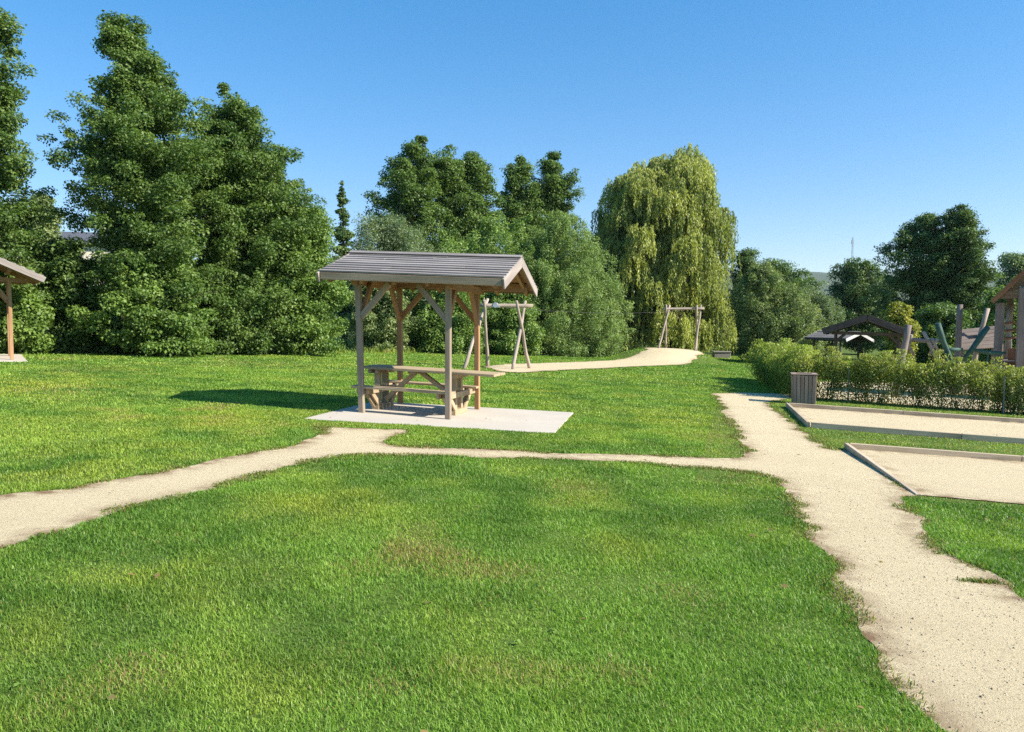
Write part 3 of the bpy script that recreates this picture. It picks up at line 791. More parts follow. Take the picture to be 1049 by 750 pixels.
def willow():
    rg = np.random.default_rng(77); d = 64.0
    b = A(690, 358, d); bz = tz(b[0], d); s = d / FPX
    root = thing('weeping_willow', 'huge yellow green weeping willow with curtains of hanging twigs', 'tree', (b[0], d, bz))
    X = lambda u: (u - 690) * s
    Zv = lambda v: A(690, v, d)[2] - bz
    # arching boughs: apex and reach; twigs hang from them
    rows = [(150, 690, 712), (160, 668, 722), (172, 644, 726), (188, 620, 732), (208, 604, 740), (240, 594, 746), (285, 592, 747), (330, 596, 745)]
    domes = [(702, 149, 13, 0, 1.0), (713, 158, 12, 4, 1), (690, 160, 13, -4, 1), (655, 166, 12, 6, 1), (640, 178, 12, -3, 1)]
    for k in range(300):
        q = rg.random() ** 0.85; v = 158 + 178 * q; j = np.interp(v, [r[0] for r in rows], range(len(rows)))
        l = np.interp(v, [r[0] for r in rows], [r[1] for r in rows]); r_ = np.interp(v, [r[0] for r in rows], [r[2] for r in rows])
        a = rg.random() * 6.283; f = rg.uniform(0.62, 0.98) if rg.random() < 0.85 else rg.random() * 0.6
        hw = (r_ - l) / 2 - 3
        domes.append(((l + r_) / 2 + hw * f * math.cos(a), v, rg.uniform(6.5, 13), hw * f * math.sin(a), rg.uniform(0.45, 0.95)))
    Vs = []; Cs = []; tw = MB()
    limb = MB()
    limb.tube([(0, 0, -0.2), (0.2, 0, 2.2), (0.1, 0.1, 4.5), (0.6, 0, Zv(160))], [0.55, 0.42, 0.34, 0.05], 9)
    for (u, v, R_, dy, w) in domes:
        cx, cz, R0, y0 = X(u), Zv(v), R_ * s, dy * s
        limb.tube(limb_pts((0.1, 0.1, min(4.4, cz * 0.5)), (cx, y0, cz - 0.3), rg, -0.1), [0.10 * (1 - 0.15 * i) for i in range(6)], 5, cap=False)
        ns = int(4.6 * R_)
        tone = rg.random()
        for k in range(ns):
            a = rg.random() * 6.283; r = R0 * math.sqrt(rg.random()) * rg.uniform(0.8, 1.15)
            x0 = cx + r * math.cos(a); yy = y0 + r * math.sin(a)
            zt = cz - 0.95 * R0 * (r / R0) ** 2 * 0.8 + rg.normal() * 0.16
            drop = min(zt - 0.25, rg.uniform(0.9, 3.6) * w * (0.65 + 0.5 * r / R0))
            if drop < 0.4: continue
            out = rg.uniform(0.08, 0.45); bx_, by_ = math.cos(a) * out, math.sin(a) * out
            m = int(drop / 0.062)
            t = (np.arange(m) + rg.random(m)) / m
            px = x0 + bx_ * np.sqrt(t) + rg.normal(0, 0.06, m); py = yy + by_ * np.sqrt(t) + rg.normal(0, 0.06, m); pz = zt - drop * t + 0.18 * np.sin(np.minimum(t * 6, 3.14))
            P = np.stack([px, py, pz], 1)
            N = unit(rg.normal(size=(m, 3)) * [1, 1, 0.35] + np.array([math.cos(a), math.sin(a), 0.2]) * 0.6)
            dr = np.tile([0, 0, -1.0], (m, 1))
            Vs.append(leaf_quads(P, N, 0.235, rg, 0.32, droop=dr))
            base = np.array([0.33, 0.37, 0.095]); hi = np.array([0.52, 0.53, 0.14]); lo = np.array([0.16, 0.21, 0.06])
            q = tone * 0.62 + rg.random() * 0.38
            c = lo + (base - lo) * min(1, q * 2) if q < 0.5 else base + (hi - base) * (q - 0.5) * 2
            Cs.append(np.repeat(np.tile(c, (m, 1)) * rg.uniform(0.8, 1.2, (m, 1)), 4, 0))
    V = np.concatenate(Vs); C_ = np.concatenate(Cs); n = len(V) // 4
    mesh_obj('crown', np_mesh('crown', V, quads=np.arange(n * 4).reshape(-1, 4), col=C_), M['leaf'], root)
    limb.build('trunk', M['bark'], root, smooth=True)
willow()

tree('dark_tree', 'dark tree squeezed right behind the weeping willow',
     [(258, 752, 766), (275, 746, 784), (300, 742, 796), (335, 742, 796), (363, 748, 792)], 70, DARK, 22, clumps=260, cr=0.8, leaves=110, leaf=0.17)
tree('willow_bush', 'big mixed green bush with reddish tips to the left of the hedge',
     [(274, 768, 786), (290, 758, 808), (310, 752, 828), (335, 752, 842), (366, 758, 842)], 50, OLIVE, 23, 'bush', clumps=700, cr=0.45, leaves=120, leaf=0.12, rough=0.2, aspect=0.45, flat=1.3, up=1.2, spikes=16)
tree('silver_willow_bush', 'round silvery bush next to the far dark shelter roof',
     [(294, 818, 832), (305, 808, 850), (322, 804, 862), (345, 806, 862), (362, 812, 856)], 52, SILVER, 24, 'bush', clumps=380, cr=0.45, leaves=120, leaf=0.12, rough=0.16, aspect=0.4, flat=1.3, up=1.2, spikes=12)
tree('round_tree', 'mid green round topped tree in front of the distant hill',
     [(270, 786, 818), (280, 776, 832), (295, 766, 842), (320, 764, 846), (355, 772, 840)], 85, ALDER, 25, clumps=330, cr=0.9, leaves=100, leaf=0.19, rough=0.2)
tree('dark_tree', 'smaller dark oak under the thin radio mast',
     [(266, 868, 890), (276, 858, 902), (295, 850, 912), (325, 848, 916), (355, 856, 908)], 80, DARK, 26, clumps=330, cr=0.9, leaves=100, leaf=0.19, rough=0.26)
tree('dark_tree', 'left half of the big dark oak pair above the far shelter',
     [(221, 944, 956), (232, 926, 966), (252, 906, 972), (278, 901, 984), (305, 902, 986), (355, 910, 980)], 62, DARK, 27, clumps=620, cr=0.66, leaves=95, leaf=0.155, rough=0.42, spikes=10, den=1.4)
tree('dark_tree', 'taller pointed half of the dark oak pair, right of its neighbour',
     [(211, 979, 985), (226, 967, 999), (246, 958, 1004), (262, 956, 1012), (280, 954, 1016), (312, 956, 1018), (355, 964, 1010)], 60, ((0.055, 0.10, 0.03), (0.09, 0.15, 0.042), (0.15, 0.23, 0.06)), 28, clumps=680, cr=0.62, leaves=95, leaf=0.15, rough=0.4, spikes=12, den=1.4)
tree('pale_tree', 'pale grey green tree at the right edge behind the play tower roof',
     [(260, 1036, 1046), (272, 1026, 1060), (295, 1020, 1074), (350, 1024, 1070)], 74, SILVER, 29, clumps=220, cr=0.9, leaves=90, leaf=0.2)
tree('young_tree', 'small yellow green young tree right of the far shelter roof',
     [(307, 917, 924), (318, 911, 932), (335, 908, 938), (366, 914, 932)], 40, YELLOW, 30, clumps=120, cr=0.36, leaves=90, leaf=0.11)
tree('leafy_bush', 'dark bush behind the leaning playground posts',
     [(318, 945, 975), (330, 935, 992), (350, 934, 996), (372, 940, 990)], 44, ALDER, 31, 'bush', clumps=180, cr=0.5, leaves=110, leaf=0.13)
tree('leafy_bush', 'bright bush seen through the open play tower',
     [(300, 1018, 1036), (320, 1006, 1056), (350, 1004, 1064), (376, 1010, 1056)], 36, FRESH, 32, 'bush', clumps=200, cr=0.5, leaves=110, leaf=0.13)

def far_wood():
    rg = np.random.default_rng(9); n = 60000
    t = rg.random(n); u = t * 1.0
    # a belt of woodland behind the park, running from behind the left trees to far right
    ax = np.array([-75.0, 45, 160, 230]); ay = np.array([60.0, 118, 150, 120])
    x = np.interp(t, [0, .35, .75, 1], ax) + rg.normal(0, 3, n); y = np.interp(t, [0, .35, .75, 1], ay) + rg.uniform(-5, 9, n)
    top = 3.6 + 4.0 * fbm(x * 1.0, x * 0.3, 14, 4) + 1.5 * vnoise(x, y, 3, 5)
    z = terr(x, y) + top * rg.random(n) ** 0.75
    P = np.stack([x, y, z], 1); N = unit(rg.normal(size=(n, 3)) + [0, -0.3, 0.8])
    V = leaf_quads(P, N, 0.62, rg, 0.8)
    k = vnoise(x, z, 3, 2)[:, None] * 0.6 + rg.random((n, 1)) * 0.4
    C_ = np.array([0.022, 0.045, 0.016]) * (1 - k) + np.array([0.06, 0.10, 0.032]) * k
    tag(mesh_obj('far_wood', np_mesh('far_wood', V, quads=np.arange(n * 4).reshape(-1, 4), col=np.repeat(C_, 4, 0)), M['leaf']), kind='stuff')
far_wood()

def hills():
    xs = np.linspace(-2500, 4000, 220); V = []; 
    for x in xs:
        h = 112 + 95 * float(fbm(np.array([x]), np.array([3.0]), 900, 6)[0]) + 8 * float(vnoise(np.array([x]), np.array([1.0]), 60, 3)[0])
        for y, f in ((1500, -0.1), (1750, 0.45), (2000, 0.8), (2300, 1.0), (2900, 0.7)):
            V.append((x, y, f * h - (12 if f < 0 else 0)))
    n = len(xs); q = [(i * 5 + j, (i + 1) * 5 + j, (i + 1) * 5 + j + 1, i * 5 + j + 1) for i in range(n - 1) for j in range(4)]
    m, nt, p = new_mat('wooded_hill'); tc = nd(nt, 'ShaderNodeTexCoord').outputs['Object']
    nt.links.new(ramp(nt, noise(nt, tc, 0.02, 6, 0.7), [(0.3, (0.03, 0.055, 0.02)), (0.7, (0.07, 0.10, 0.035))]), p.inputs['Base Color']); p.inputs['Roughness'].default_value = 1
    tag(mesh_obj('hills', np_mesh('hills', np.array(V), quads=np.array(q), smooth=True), m), kind='structure')
hills()

# ------------------------------------------------------------------ the two roofed shelters
def grad(x, y):
    e = 0.5
    return (tz(x + e, y) - tz(x - e, y)) / (2 * e), (tz(x, y + e) - tz(x, y - e)) / (2 * e)
def shelter(label, x, y, yaw, x0=-1.5, x1=1.82, hd=1.25, px=0.77, py=0.89, eave=2.24, ridge=2.80, group='roofed picnic shelters', mats=None, px_shift=0.0, seed=1, bw_=0.165):
    RNG.seed(seed)
    mt = dict(roof=M['roof'], post=M['post'], inner=M['inner'], fascia=M['fascia'], barge=M['barge']); mt.update(mats or {})
    gxx, gyy = grad(x, y); c, s = math.cos(yaw), math.sin(yaw)
    sh = (gxx * c + gyy * s, -gxx * s + gyy * c)
    root = thing('picnic_shelter', label, 'shelter', (x, y, tz(x, y) + 0.02), yaw, group)
    sl = (ridge - eave) / hd; pitch = math.atan(sl)
    # roof: overlapping weathered boards on both slopes
    rb = MB(); nb = 9; L = hd / math.cos(pitch) + 0.03; bw = L / nb
    for side in (-1, 1):
        for k in range(nb):
            a = k * bw; b2 = (k + 1) * bw + 0.035
            ya, za = side * (hd + 0.03 - a * math.cos(pitch)), eave + 0.10 + a * math.sin(pitch) - 0.017
            yb, zb = side * (hd + 0.03 - min(b2, L) * math.cos(pitch)), eave + 0.10 + min(b2, L) * math.sin(pitch) - 0.017
            ym, zm = (ya + yb) / 2, (za + zb) / 2
            up = Vector((0, side * math.sin(pitch), math.cos(pitch))); dv = Vector((0, yb - ya, zb - za)).normalized()
            tilt = (up + dv * 0.16).normalized()
            j = RNG.uniform(-0.012, 0.012)
            cuts = [x0 - 0.01 + j, x1 + 0.01 + j]
            if RNG.random() < 0.7: cuts.insert(1, RNG.uniform(x0 + 0.6, x1 - 0.6))
            for e in range(len(cuts) - 1):
                o = 0.014 + RNG.uniform(0, 0.004)
                rb.bar((cuts[e] + 0.002, ym, zm + o), (cuts[e + 1] - 0.002, ym, zm + o), min(b2, L) - a, 0.026, tuple(tilt), 0.003)
    rb.bar((x0 - 0.01, -0.045, ridge + 0.135), (x1 + 0.01, -0.045, ridge + 0.135), 0.13, 0.02, (0, -math.sin(pitch), math.cos(pitch)))
    rb.bar((x0 - 0.01, 0.05, ridge + 0.137), (x1 + 0.01, 0.05, ridge + 0.137), 0.13, 0.02, (0, math.sin(pitch), math.cos(pitch)))
    roof = rb.build('roof', mt['roof'], root, 0.003, sh)
    so = MB()
    for side in (-1, 1):
        up = (0, side * math.sin(pitch), math.cos(pitch))
        for k in range(7):
            f0, f1 = k / 7, (k + 1) / 7 - 0.006
            y0_, y1_ = side * (hd - 0.02 - hd * f0 * 0.985), side * (hd - 0.02 - hd * f1 * 0.985)
            z0_ = eave + 0.035 + sl * (hd - 0.0 - abs(y0_)); z1_ = eave + 0.035 + sl * (hd - abs(y1_))
            so.bar((x0 + 0.04, (y0_ + y1_) / 2, (z0_ + z1_) / 2), (x1 - 0.04, (y0_ + y1_) / 2, (z0_ + z1_) / 2), bw * 1.27, 0.018, up)
    so.build('soffit', mt['inner'], roof, 0, sh)
    for side in (-1, 1):
        f = MB(); f.bar((x0 + 0.03, side * (hd + 0.022), eave + 0.03), (x1 - 0.03, side * (hd + 0.022), eave + 0.03), 0.03, 0.115)
        f.build('fascia', mt['fascia'], root, 0.004, sh)
        for xx in (x0, x1):
            b = MB(); z0_ = eave + 0.02; z1_ = ridge + 0.045
            b.bar((xx, side * (hd + 0.06), z0_ - 0.02), (xx, side * 0.002, z1_ ), 0.032, bw_, (0, 0, 1))
            b.build('bargeboard', mt['barge'], root, 0.004, sh)
    for sx in (-1, 1):
        for sy in (-1, 1):
            p = MB(); ox, oy = RNG.uniform(-.015, .015), RNG.uniform(-.01, .01)
            if sx < 0 and sy < 0: ox = -0.05
            xx, yy = px_shift + sx * px, sy * py
            p.bar((xx, yy, 0), (xx + ox, yy + oy, eave + 0.02), 0.092, 0.092, (0, 1, 0))
            po = p.build('post', mt['post'] if sy < 0 else mt['inner'], root, 0.008, sh)
            br = MB(); br.bar((xx, yy, 1.62), (xx - sx * 0.52, yy, eave - 0.03), 0.055, 0.095, (0, 0, 1))
            br.build('brace', mt['post'] if sy < 0 else mt['inner'], root, 0.004, sh)
            br = MB(); br.bar((xx, yy - sy * 0.03, 1.62), (xx, yy - sy * 0.50, eave + 0.05), 0.06, 0.10, (0, 0, 1))
            br.build('brace', mt['inner'], root, 0.004, sh)
    for sy in (-1, 1):
        b = MB(); b.bar((x0 + 0.12, sy * py, eave + 0.085 + sl * (hd - py) - 0.14), (x1 - 0.10, sy * py, eave + 0.085 + sl * (hd - py) - 0.14), 0.09, 0.15)
        b.build('plate_beam', mt['inner'], root, 0.004, sh)
    b = MB(); b.bar((x0 + 0.1, 0, ridge - 0.06), (x1 - 0.1, 0, ridge - 0.06), 0.07, 0.14); b.build('ridge_beam', mt['inner'], root, 0.004, sh)
    for sx in (-1, 1):
        b = MB(); xx = px_shift + sx * px + 0.062 * sx; b.bar((xx, -hd * 0.86, eave - 0.02), (xx, hd * 0.86, eave - 0.02), 0.05, 0.13); b.build('tie_beam', mt['inner'], root, 0.004, sh)
    n = 6
    for k in range(n):
        xx = x0 + 0.16 + (x1 - x0 - 0.32) * k / (n - 1)
        for side in (-1, 1):
            b = MB(); b.bar((xx, side * (hd - 0.03), eave - 0.025), (xx, side * 0.03, ridge - 0.025), 0.05, 0.10); b.build('rafter', mt['inner'], root, 0, sh)
    return root
SHX, SHY, SHYAW = -1.644, 13.78, -0.23
shelter('wooden picnic shelter on concrete pad with silvery board roof, in the middle of the lawn', SHX, SHY, SHYAW, x0=-1.30, x1=1.86, ridge=2.66, px_shift=0.04)

def picnic_table(label, x, y, yaw, group=None):
    RNG.seed(5)
    gxx, gyy = grad(x, y); c, s = math.cos(yaw), math.sin(yaw); sh = (gxx * c + gyy * s, -gxx * s + gyy * c)
    root = thing('picnic_table', label, 'table', (x, y, tz(x, y) + 0.02), yaw, group)
    X0, X1 = -0.98, 1.47
    t = MB()
    for k in range(5):
        yy = -0.34 + k * 0.17; t.bar((X0 + RNG.uniform(-.008, .008), yy, 0.735), (X1 + RNG.uniform(-.008, .008), yy, 0.735), 0.162, 0.042, jit=0.002)
    t.build('tabletop', M['table'], root, 0.004, sh)
    for sy in (-1, 1):
        b = MB()
        for k in range(2): b.bar((-0.93, sy * (0.70 + k * 0.135) - (0 if sy > 0 else 0), 0.425), (0.86, sy * (0.70 + k * 0.135), 0.425), 0.128, 0.042, jit=0.002)
        b.build('bench', M['table'], root, 0.004, sh)
    for xx in (-0.74, 0.68):
        tr = MB()
        for sy in (-1, 1):
            tr.bar((xx, sy * 0.17, 0.02), (xx, sy * 0.17, 0.66), 0.10, 0.10, (0, 1, 0))
            tr.bar((xx + 0.066, sy * 0.24, 0.06), (xx + 0.066, sy * 0.66, 0.36), 0.035, 0.09)
            tr.bar((xx, sy * 0.74, 0.36), (xx, sy * 0.30, 0.05), 0.05, 0.09)
        tr.bar((xx + 0.064, -0.40, 0.675), (xx + 0.064, 0.40, 0.675), 0.05, 0.075)
        tr.bar((xx - 0.064, -0.40, 0.675), (xx - 0.064, 0.40, 0.675), 0.05, 0.075)
        tr.bar((xx + 0.078, -0.84, 0.355), (xx + 0.078, 0.84, 0.355), 0.055, 0.095)
        tr.bar((xx - 0.078, -0.84, 0.355), (xx - 0.078, 0.84, 0.355), 0.055, 0.095)
        tr.bar((xx + 0.02, -0.36, 0.045), (xx + 0.02, 0.36, 0.045), 0.14, 0.09)
        tr.build('trestle', M['table'], root, 0.004, sh)
    for xa, xb in ((-0.66, -0.08), (0.60, 0.02)):
        b = MB(); b.bar((xa, 0, 0.16 if xa < 0 else 0.30), (xb, 0, 0.69), 0.09, 0.075); b.build('brace', M['table'], root, 0.004, sh)
    b = MB(); b.box(-0.10, 0.04, -0.36, 0.36, 0.672, 0.713); b.build('cleat', M['table'], root, 0.004, sh)
picnic_table('wooden picnic table with two fixed benches under the central shelter', SHX, SHY + 0.02, SHYAW)

# the left shelter, seen only by its roof corner and one post
shelter('matching wooden shelter cut by the left edge, showing a pale gable board and one post', -15.65, 21.96, math.pi / 2 + 0.6, x0=-1.85, x1=1.6, hd=1.9, px=0.95, py=1.15, eave=2.27, ridge=3.08, seed=2,
        mats=dict(post=M['inner']))
picnic_table('wooden picnic table under the left edge shelter, mostly out of view', -15.8, 22.1, math.pi / 2 + 0.6)
dk = dict(roof=M['darkwood'], post=M['darkwood'], inner=M['darkwood'], fascia=M['darkwood'], barge=M['darkwood'])
p = A(888, 326, 34)
shelter('dark roofed open shelter behind the hedge with gable towards us', p[0], 34.0, -math.pi / 2 - 0.42, x0=-1.3, x1=1.7, hd=1.68, px=0.9, py=1.25, eave=2.02, ridge=2.62, seed=3, bw_=0.27, mats=dk, group='dark shelters beyond the hedge')
p = A(857, 340, 46)
shelter('low grey roofed shelter with white gable edge, half hidden behind the dark gabled shelter', p[0], 46.0, -1.05, x0=-1.3, x1=1.6, hd=1.2, px=0.9, py=0.8, eave=1.66, ridge=2.04, seed=4,
        mats=dict(post=M['darkwood'], inner=M['darkwood'], fascia=M['darkwood'], barge=M['white']), group='dark shelters beyond the hedge')

# ------------------------------------------------------------------ cableway
def crooked(p0, p1, rg, amp=0.012, n=7):
    p0 = np.array(p0, float); p1 = np.array(p1, float); o = []
    for i in range(n + 1):
        t = i / n; q = p0 + (p1 - p0) * t
        if 0 < i < n: q = q + rg.normal(size=3) * amp * np.array([1, 1, 0.2])
        o.append(tuple(q))
    return o
def cable_frame(label, legs, bar, seed):
    rg = np.random.default_rng(seed)
    bx = sum(l[0][0] for l in legs) / 4; by = sum(l[0][1] for l in legs) / 4; bz = tz(bx, by)
    root = thing('cableway_frame', label, 'log frame', (bx, by, bz), 0, 'log frames of the cableway')
    for (f, t) in legs:
        p0 = (f[0] - bx, f[1] - by, tz(f[0], f[1]) - bz - 0.15); p1 = (t[0] - bx, t[1] - by, t[2] - bz)
        m = MB(); pts = crooked(p0, p1, rg); m.tube(pts, [0.074 - 0.003 * i for i in range(8)], 10, rough=0.04); m.build('leg', M['pole'], root, smooth=True)
    m = MB(); m.tube(crooked((bar[0][0] - bx, bar[0][1] - by, bar[0][2] - bz), (bar[1][0] - bx, bar[1][1] - by, bar[1][2] - bz), rg, 0.012), 0.075, 10, rough=0.03)
    m.build('crossbar', M['pole'], root, smooth=True)
    return root, (bx, by, bz)
zt = 2.52
def at(x, y, h): return (x, y, tz(x, y) + h)
nr, nb_ = cable_frame('nearer log cableway frame behind the central shelter at the low end of the sand',
    [((-1.80, 27.9), at(-0.92, 29.3, zt + .10)), ((-0.95, 29.9), at(-1.02, 28.5, zt + .02)), ((0.02, 28.6), at(0.52, 29.75, zt + .10)), ((0.72, 30.1), at(0.17, 28.85, zt + .06))],
    ((-1.2, 28.85, 2.40), (0.78, 29.3, 2.40)), 3)
c = MB(); c.box(-0.26, 0.0, -0.09, 0.09, 2.30, 2.40)
h = MB(); h.tube([(0.0, -0.12, 2.37), (0.0, 0.12, 2.37)], 0.10, 12); h.box(-0.17, 0.17, -0.09, 0.09, 2.28, 2.34)
o = h.build('cable_clamp', M['steel'], nr, 0.004); 
o.location = (-0.62 - nb_[0], 28.98 - nb_[1], 0.05 - nb_[2])
fr, fb_ = cable_frame('farther log cableway frame standing on top of the sand mound, before the willow',
    [((8.95, 47.3), (9.82, 48.2, 2.95)), ((9.75, 48.9), (9.55, 47.9, 2.98)), ((11.25, 47.5), (11.86, 48.5, 2.98)), ((11.75, 49.1), (11.5, 48.1, 2.95))],
    ((9.35, 48.05, 2.72), (12.0, 48.3, 2.75)), 4)
c = MB(); pts = []
for i in range(25):
    t = i / 24; a = np.array([-0.60, 29.0, 2.36]); b = np.array([10.7, 48.15, 2.66]); q = a + (b - a) * t; q[2] -= 0.22 * 4 * t * (1 - t); pts.append(tuple(q))
c.tube(pts, 0.0065, 6)
tag(c.build('steel_cable', M['cable'], None), 'thin dark steel cable strung between the two log frames', 'cable')

m = MB(); m.box(-0.62, 0.62, -0.3, 0.3, -0.2, 0.42, 0.02)
b = A(739, 362, 58)
o = thing('stone_block', 'low weathered block at the right foot of the weeping willow', 'block', (b[0], 58, tz(b[0], 58)))
m.build('block_body', M['stone'], o, 0.04)
m = MB(); m.box(-0.68, 0.68, -0.36, 0.36, 0.42, 0.50, 0.015); m.build('cap_slab', M['stone'], o, 0.02)

# ------------------------------------------------------------------ litter bin
def litter_bin():
    x, y = 7.45, 19.65; root = thing('litter_bin', 'slatted wooden litter bin standing at the corner of the hedge', 'litter bin', (x, y, tz(x, y)), -0.29)
    RNG.seed(8); hw = 0.285
    for side in range(4):
        c_, s_ = math.cos(side * math.pi / 2), math.sin(side * math.pi / 2)
        for k in range(6):
            t = -hw + 0.05 + k * (2 * hw - 0.1) / 5
            m = MB(); a = (t * c_ + hw * s_, t * s_ - hw * c_); g = 0.93
            m.bar((a[0] * g, a[1] * g, 0.03 + RNG.uniform(0, .015)), (a[0], a[1], 0.745 + RNG.uniform(-.012, .006)), 0.078, 0.02, (-s_, c_, 0))
            m.build('slat', M['bin'], root, 0.003)
    m = MB(); m.box(-0.23, 0.23, -0.23, 0.23, 0.02, 0.70); m.build('liner', M['liner'], root)
    m = MB(); o = hw + 0.03
    m.box(-o, o, -o, -o + 0.13, 0.758, 0.785); m.box(-o, o, o - 0.13, o, 0.758, 0.785); m.box(-o, -o + 0.13, -o + 0.132, o - 0.132, 0.758, 0.785); m.box(o - 0.13, o, -o + 0.132, o - 0.132, 0.758, 0.785)
    m.build('lid_frame', M['bin'], root, 0.004)
litter_bin()

# ------------------------------------------------------------------ court edgings
def edging(label, a, b, e, L, h_far, near_board, sink):
    root = thing('court_edging', label, 'edging', (a[0], a[1], tz(*a)), 0, 'timber edgings of the two courts')
    def board(p, q, h0, h1, w=0.06):
        m = MB(); n = max(1, int(np.linalg.norm(q - p) / 2.4 + 0.5)); 
        for k in range(n):
            s0 = p + (q - p) * k / n; s1 = p + (q - p) * ((k + 1) / n) - (q - p) / np.linalg.norm(q - p) * 0.006
            ha = h0 + (h1 - h0) * k / n; hb = h0 + (h1 - h0) * (k + 1) / n
            m.bar((s0[0] - a[0], s0[1] - a[1], tz(*s0) - tz(*a) + ha - 0.12), (s1[0] - a[0], s1[1] - a[1], tz(*s1) - tz(*a) + hb - 0.12), w, 0.24, jit=0.003)
        m.build('board', M['kerb'], root, 0.006)
    n_ = (a - b) / np.linalg.norm(a - b)
    board(b + n_ * 0.0, a - n_ * 0.0, h_far - sink, h_far)
    board(a + e * 0.04, a + e * L, h_far, h_far)
    if near_board: board(b + e * 0.04, b + e * L, h_far, h_far)
edging('weathered timber edging round the rear sand court beside the hedge', C1A, C1B, CE, 15, 0.105, True, 0.0)
edging('pale timber edging of the front sand court, sinking into the path', C2A, C2B, CE2, 14, 0.095, False, 0.075)

# ------------------------------------------------------------------ hedge
def hedge(label, a, b, h, w, seed, dens, sparse, cols):
    rg = np.random.default_rng(seed); L = np.linalg.norm(b - a); e = (b - a) / L; nn = np.array([-e[1], e[0]])
    root = thing('hedge', label, 'hedge', (a[0], a[1], tz(*a)), 0, 'clipped hedges round the playground')
    ns = int(L * 14); Vs = []; Cs = []; st = MB()
    for k in range(ns):
        t = (k + rg.random()) / ns * L; o = rg.normal() * w * 0.2
        bx, by = a + e * t + nn * o; z0 = tz(bx, by) - tz(*a)
        hh = h * rg.uniform(0.9, 1.12) * (1 + 0.07 * (vnoise(np.array([t]), np.array([0.]), 1.3, seed)[0] - 0.5)) + (0.34 * rg.random() if rg.random() < 0.5 else 0)
        lx, ly = rg.normal() * 0.20, rg.normal() * 0.14
        if rg.random() < 0.42: st.tube([(bx - a[0], by - a[1], z0 - 0.03), (bx - a[0] + lx * .4, by - a[1] + ly * .4, z0 + hh * 0.45), (bx - a[0] + lx, by - a[1] + ly, z0 + hh * 0.97)], [0.013, 0.009, 0.004], 5, cap=False)
        m = int(dens * rg.uniform(0.7, 1.3))
        g = vnoise(np.array([t]), np.array([2.]), 0.55, seed + 1)[0]
        low = 0.04 if not sparse else (0.22 + 0.30 * rg.random() if t < 4.4 else 0.04 + 0.36 * rg.random())
        q = low + (1 - low) * rg.random(m) ** 0.72
        if sparse:
            few = rg.random(m) < (0.15 if t < 4.4 else 0.26); q = np.where(few, rg.random(m) * 0.40 + 0.02, q)
        sp = w * 0.5 * (0.35 + 0.75 * np.clip(q * 1.6, 0, 1)) * np.where(q > 0.92, 0.45, 1.0)
        ang = rg.random(m) * 6.283; rr = np.sqrt(rg.random(m)) * sp * 0.62
        P = np.stack([bx - a[0] + lx * q + rr * np.cos(ang), by - a[1] + ly * q + rr * np.sin(ang), z0 + hh * q], 1)
        N = unit(np.stack([np.cos(ang), np.sin(ang), np.full(m, 0.5)], 1) + rg.normal(size=(m, 3)) * 0.7)
        Vs.append(leaf_quads(P, N, 0.062, rg, 0.42, droop=np.tile([0, 0, 0.9], (m, 1)) + rg.normal(size=(m, 3)) * 0.5))
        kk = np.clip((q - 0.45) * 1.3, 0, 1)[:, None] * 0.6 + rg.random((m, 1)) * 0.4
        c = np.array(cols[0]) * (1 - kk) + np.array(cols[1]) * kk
        tip = (rg.random((m, 1)) < 0.10) & (q[:, None] > 0.8); c = np.where(tip, np.array([0.30, 0.19, 0.09]), c)
        Cs.append(np.repeat(c, 4, 0))
    V = np.concatenate(Vs); n = len(V) // 4
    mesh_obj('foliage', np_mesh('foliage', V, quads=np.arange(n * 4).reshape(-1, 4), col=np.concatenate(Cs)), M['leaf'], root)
    st.build('stems', M['bark'], root)
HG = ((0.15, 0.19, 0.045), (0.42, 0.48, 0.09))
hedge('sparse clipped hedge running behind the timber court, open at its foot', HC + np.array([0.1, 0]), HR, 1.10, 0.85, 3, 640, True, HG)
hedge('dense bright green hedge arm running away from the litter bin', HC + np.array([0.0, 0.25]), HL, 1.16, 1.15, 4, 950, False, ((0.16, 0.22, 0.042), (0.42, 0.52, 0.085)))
def fence_post(label, u, v, y):
    p = A(u, v, y); root = tag(MB_post(p[0], y), label, 'post', 'pale fence posts in the hedge')
def MB_post(x, y):
    m = MB(); m.tube([(0, 0, -0.1), (0, 0, 0.92)], 0.024, 8); m.bar((0, 0, 0.92), (0, 0, 0.95), 0.055, 0.055, (0, 1, 0))
    o = m.build('fence_post', M['greenpost']); o.location = (x, y, tz(x, y)); return o
e_ = (HR - HC) / np.linalg.norm(HR - HC)
for k, (t, lb) in enumerate(((1.15, 'grey fence post in the hedge nearest to the litter bin'), (4.75, 'grey fence post in the hedge well to the right of the bin'))):
    q = HC + e_ * t + np.array([-0.05, -0.22]); tag(MB_post(q[0], q[1]), lb, 'post', 'fence posts in the hedge')

# ------------------------------------------------------------------ playground
def post_at(name, label, uv0, uv1, y, r, mat, grp='leaning play posts', y1=None, curve=0.0):
    a = A(*uv0, y); b = A(*uv1, y1 or y); gz = tz(a[0], y)
    t = (gz - b[2]) / (a[2] - b[2]) if a[2] != b[2] else 1
    foot = b + (a - b) * max(1.0, t)
    m = MB(); pts = []
    for i in range(7):
        k = i / 6; q = foot + (b - foot) * k; q[0] += curve * math.sin(math.pi * k); pts.append((q[0] - foot[0], q[1] - foot[1], q[2] - foot[2] - (0.1 if i == 0 else 0)))
    m.tube(pts, [r * (1.1 - 0.25 * i / 6) for i in range(7)], 10, rough=0.05)
    o = m.build(name, mat, smooth=True); o.location = tuple(foot)
    return tag(o, label, 'post', grp)
post_at('play_post', 'thick grey post leaning right, nearest to the far dark shelter', (924, 368), (931, 333), 23.5, 0.105, M['greyplank'])
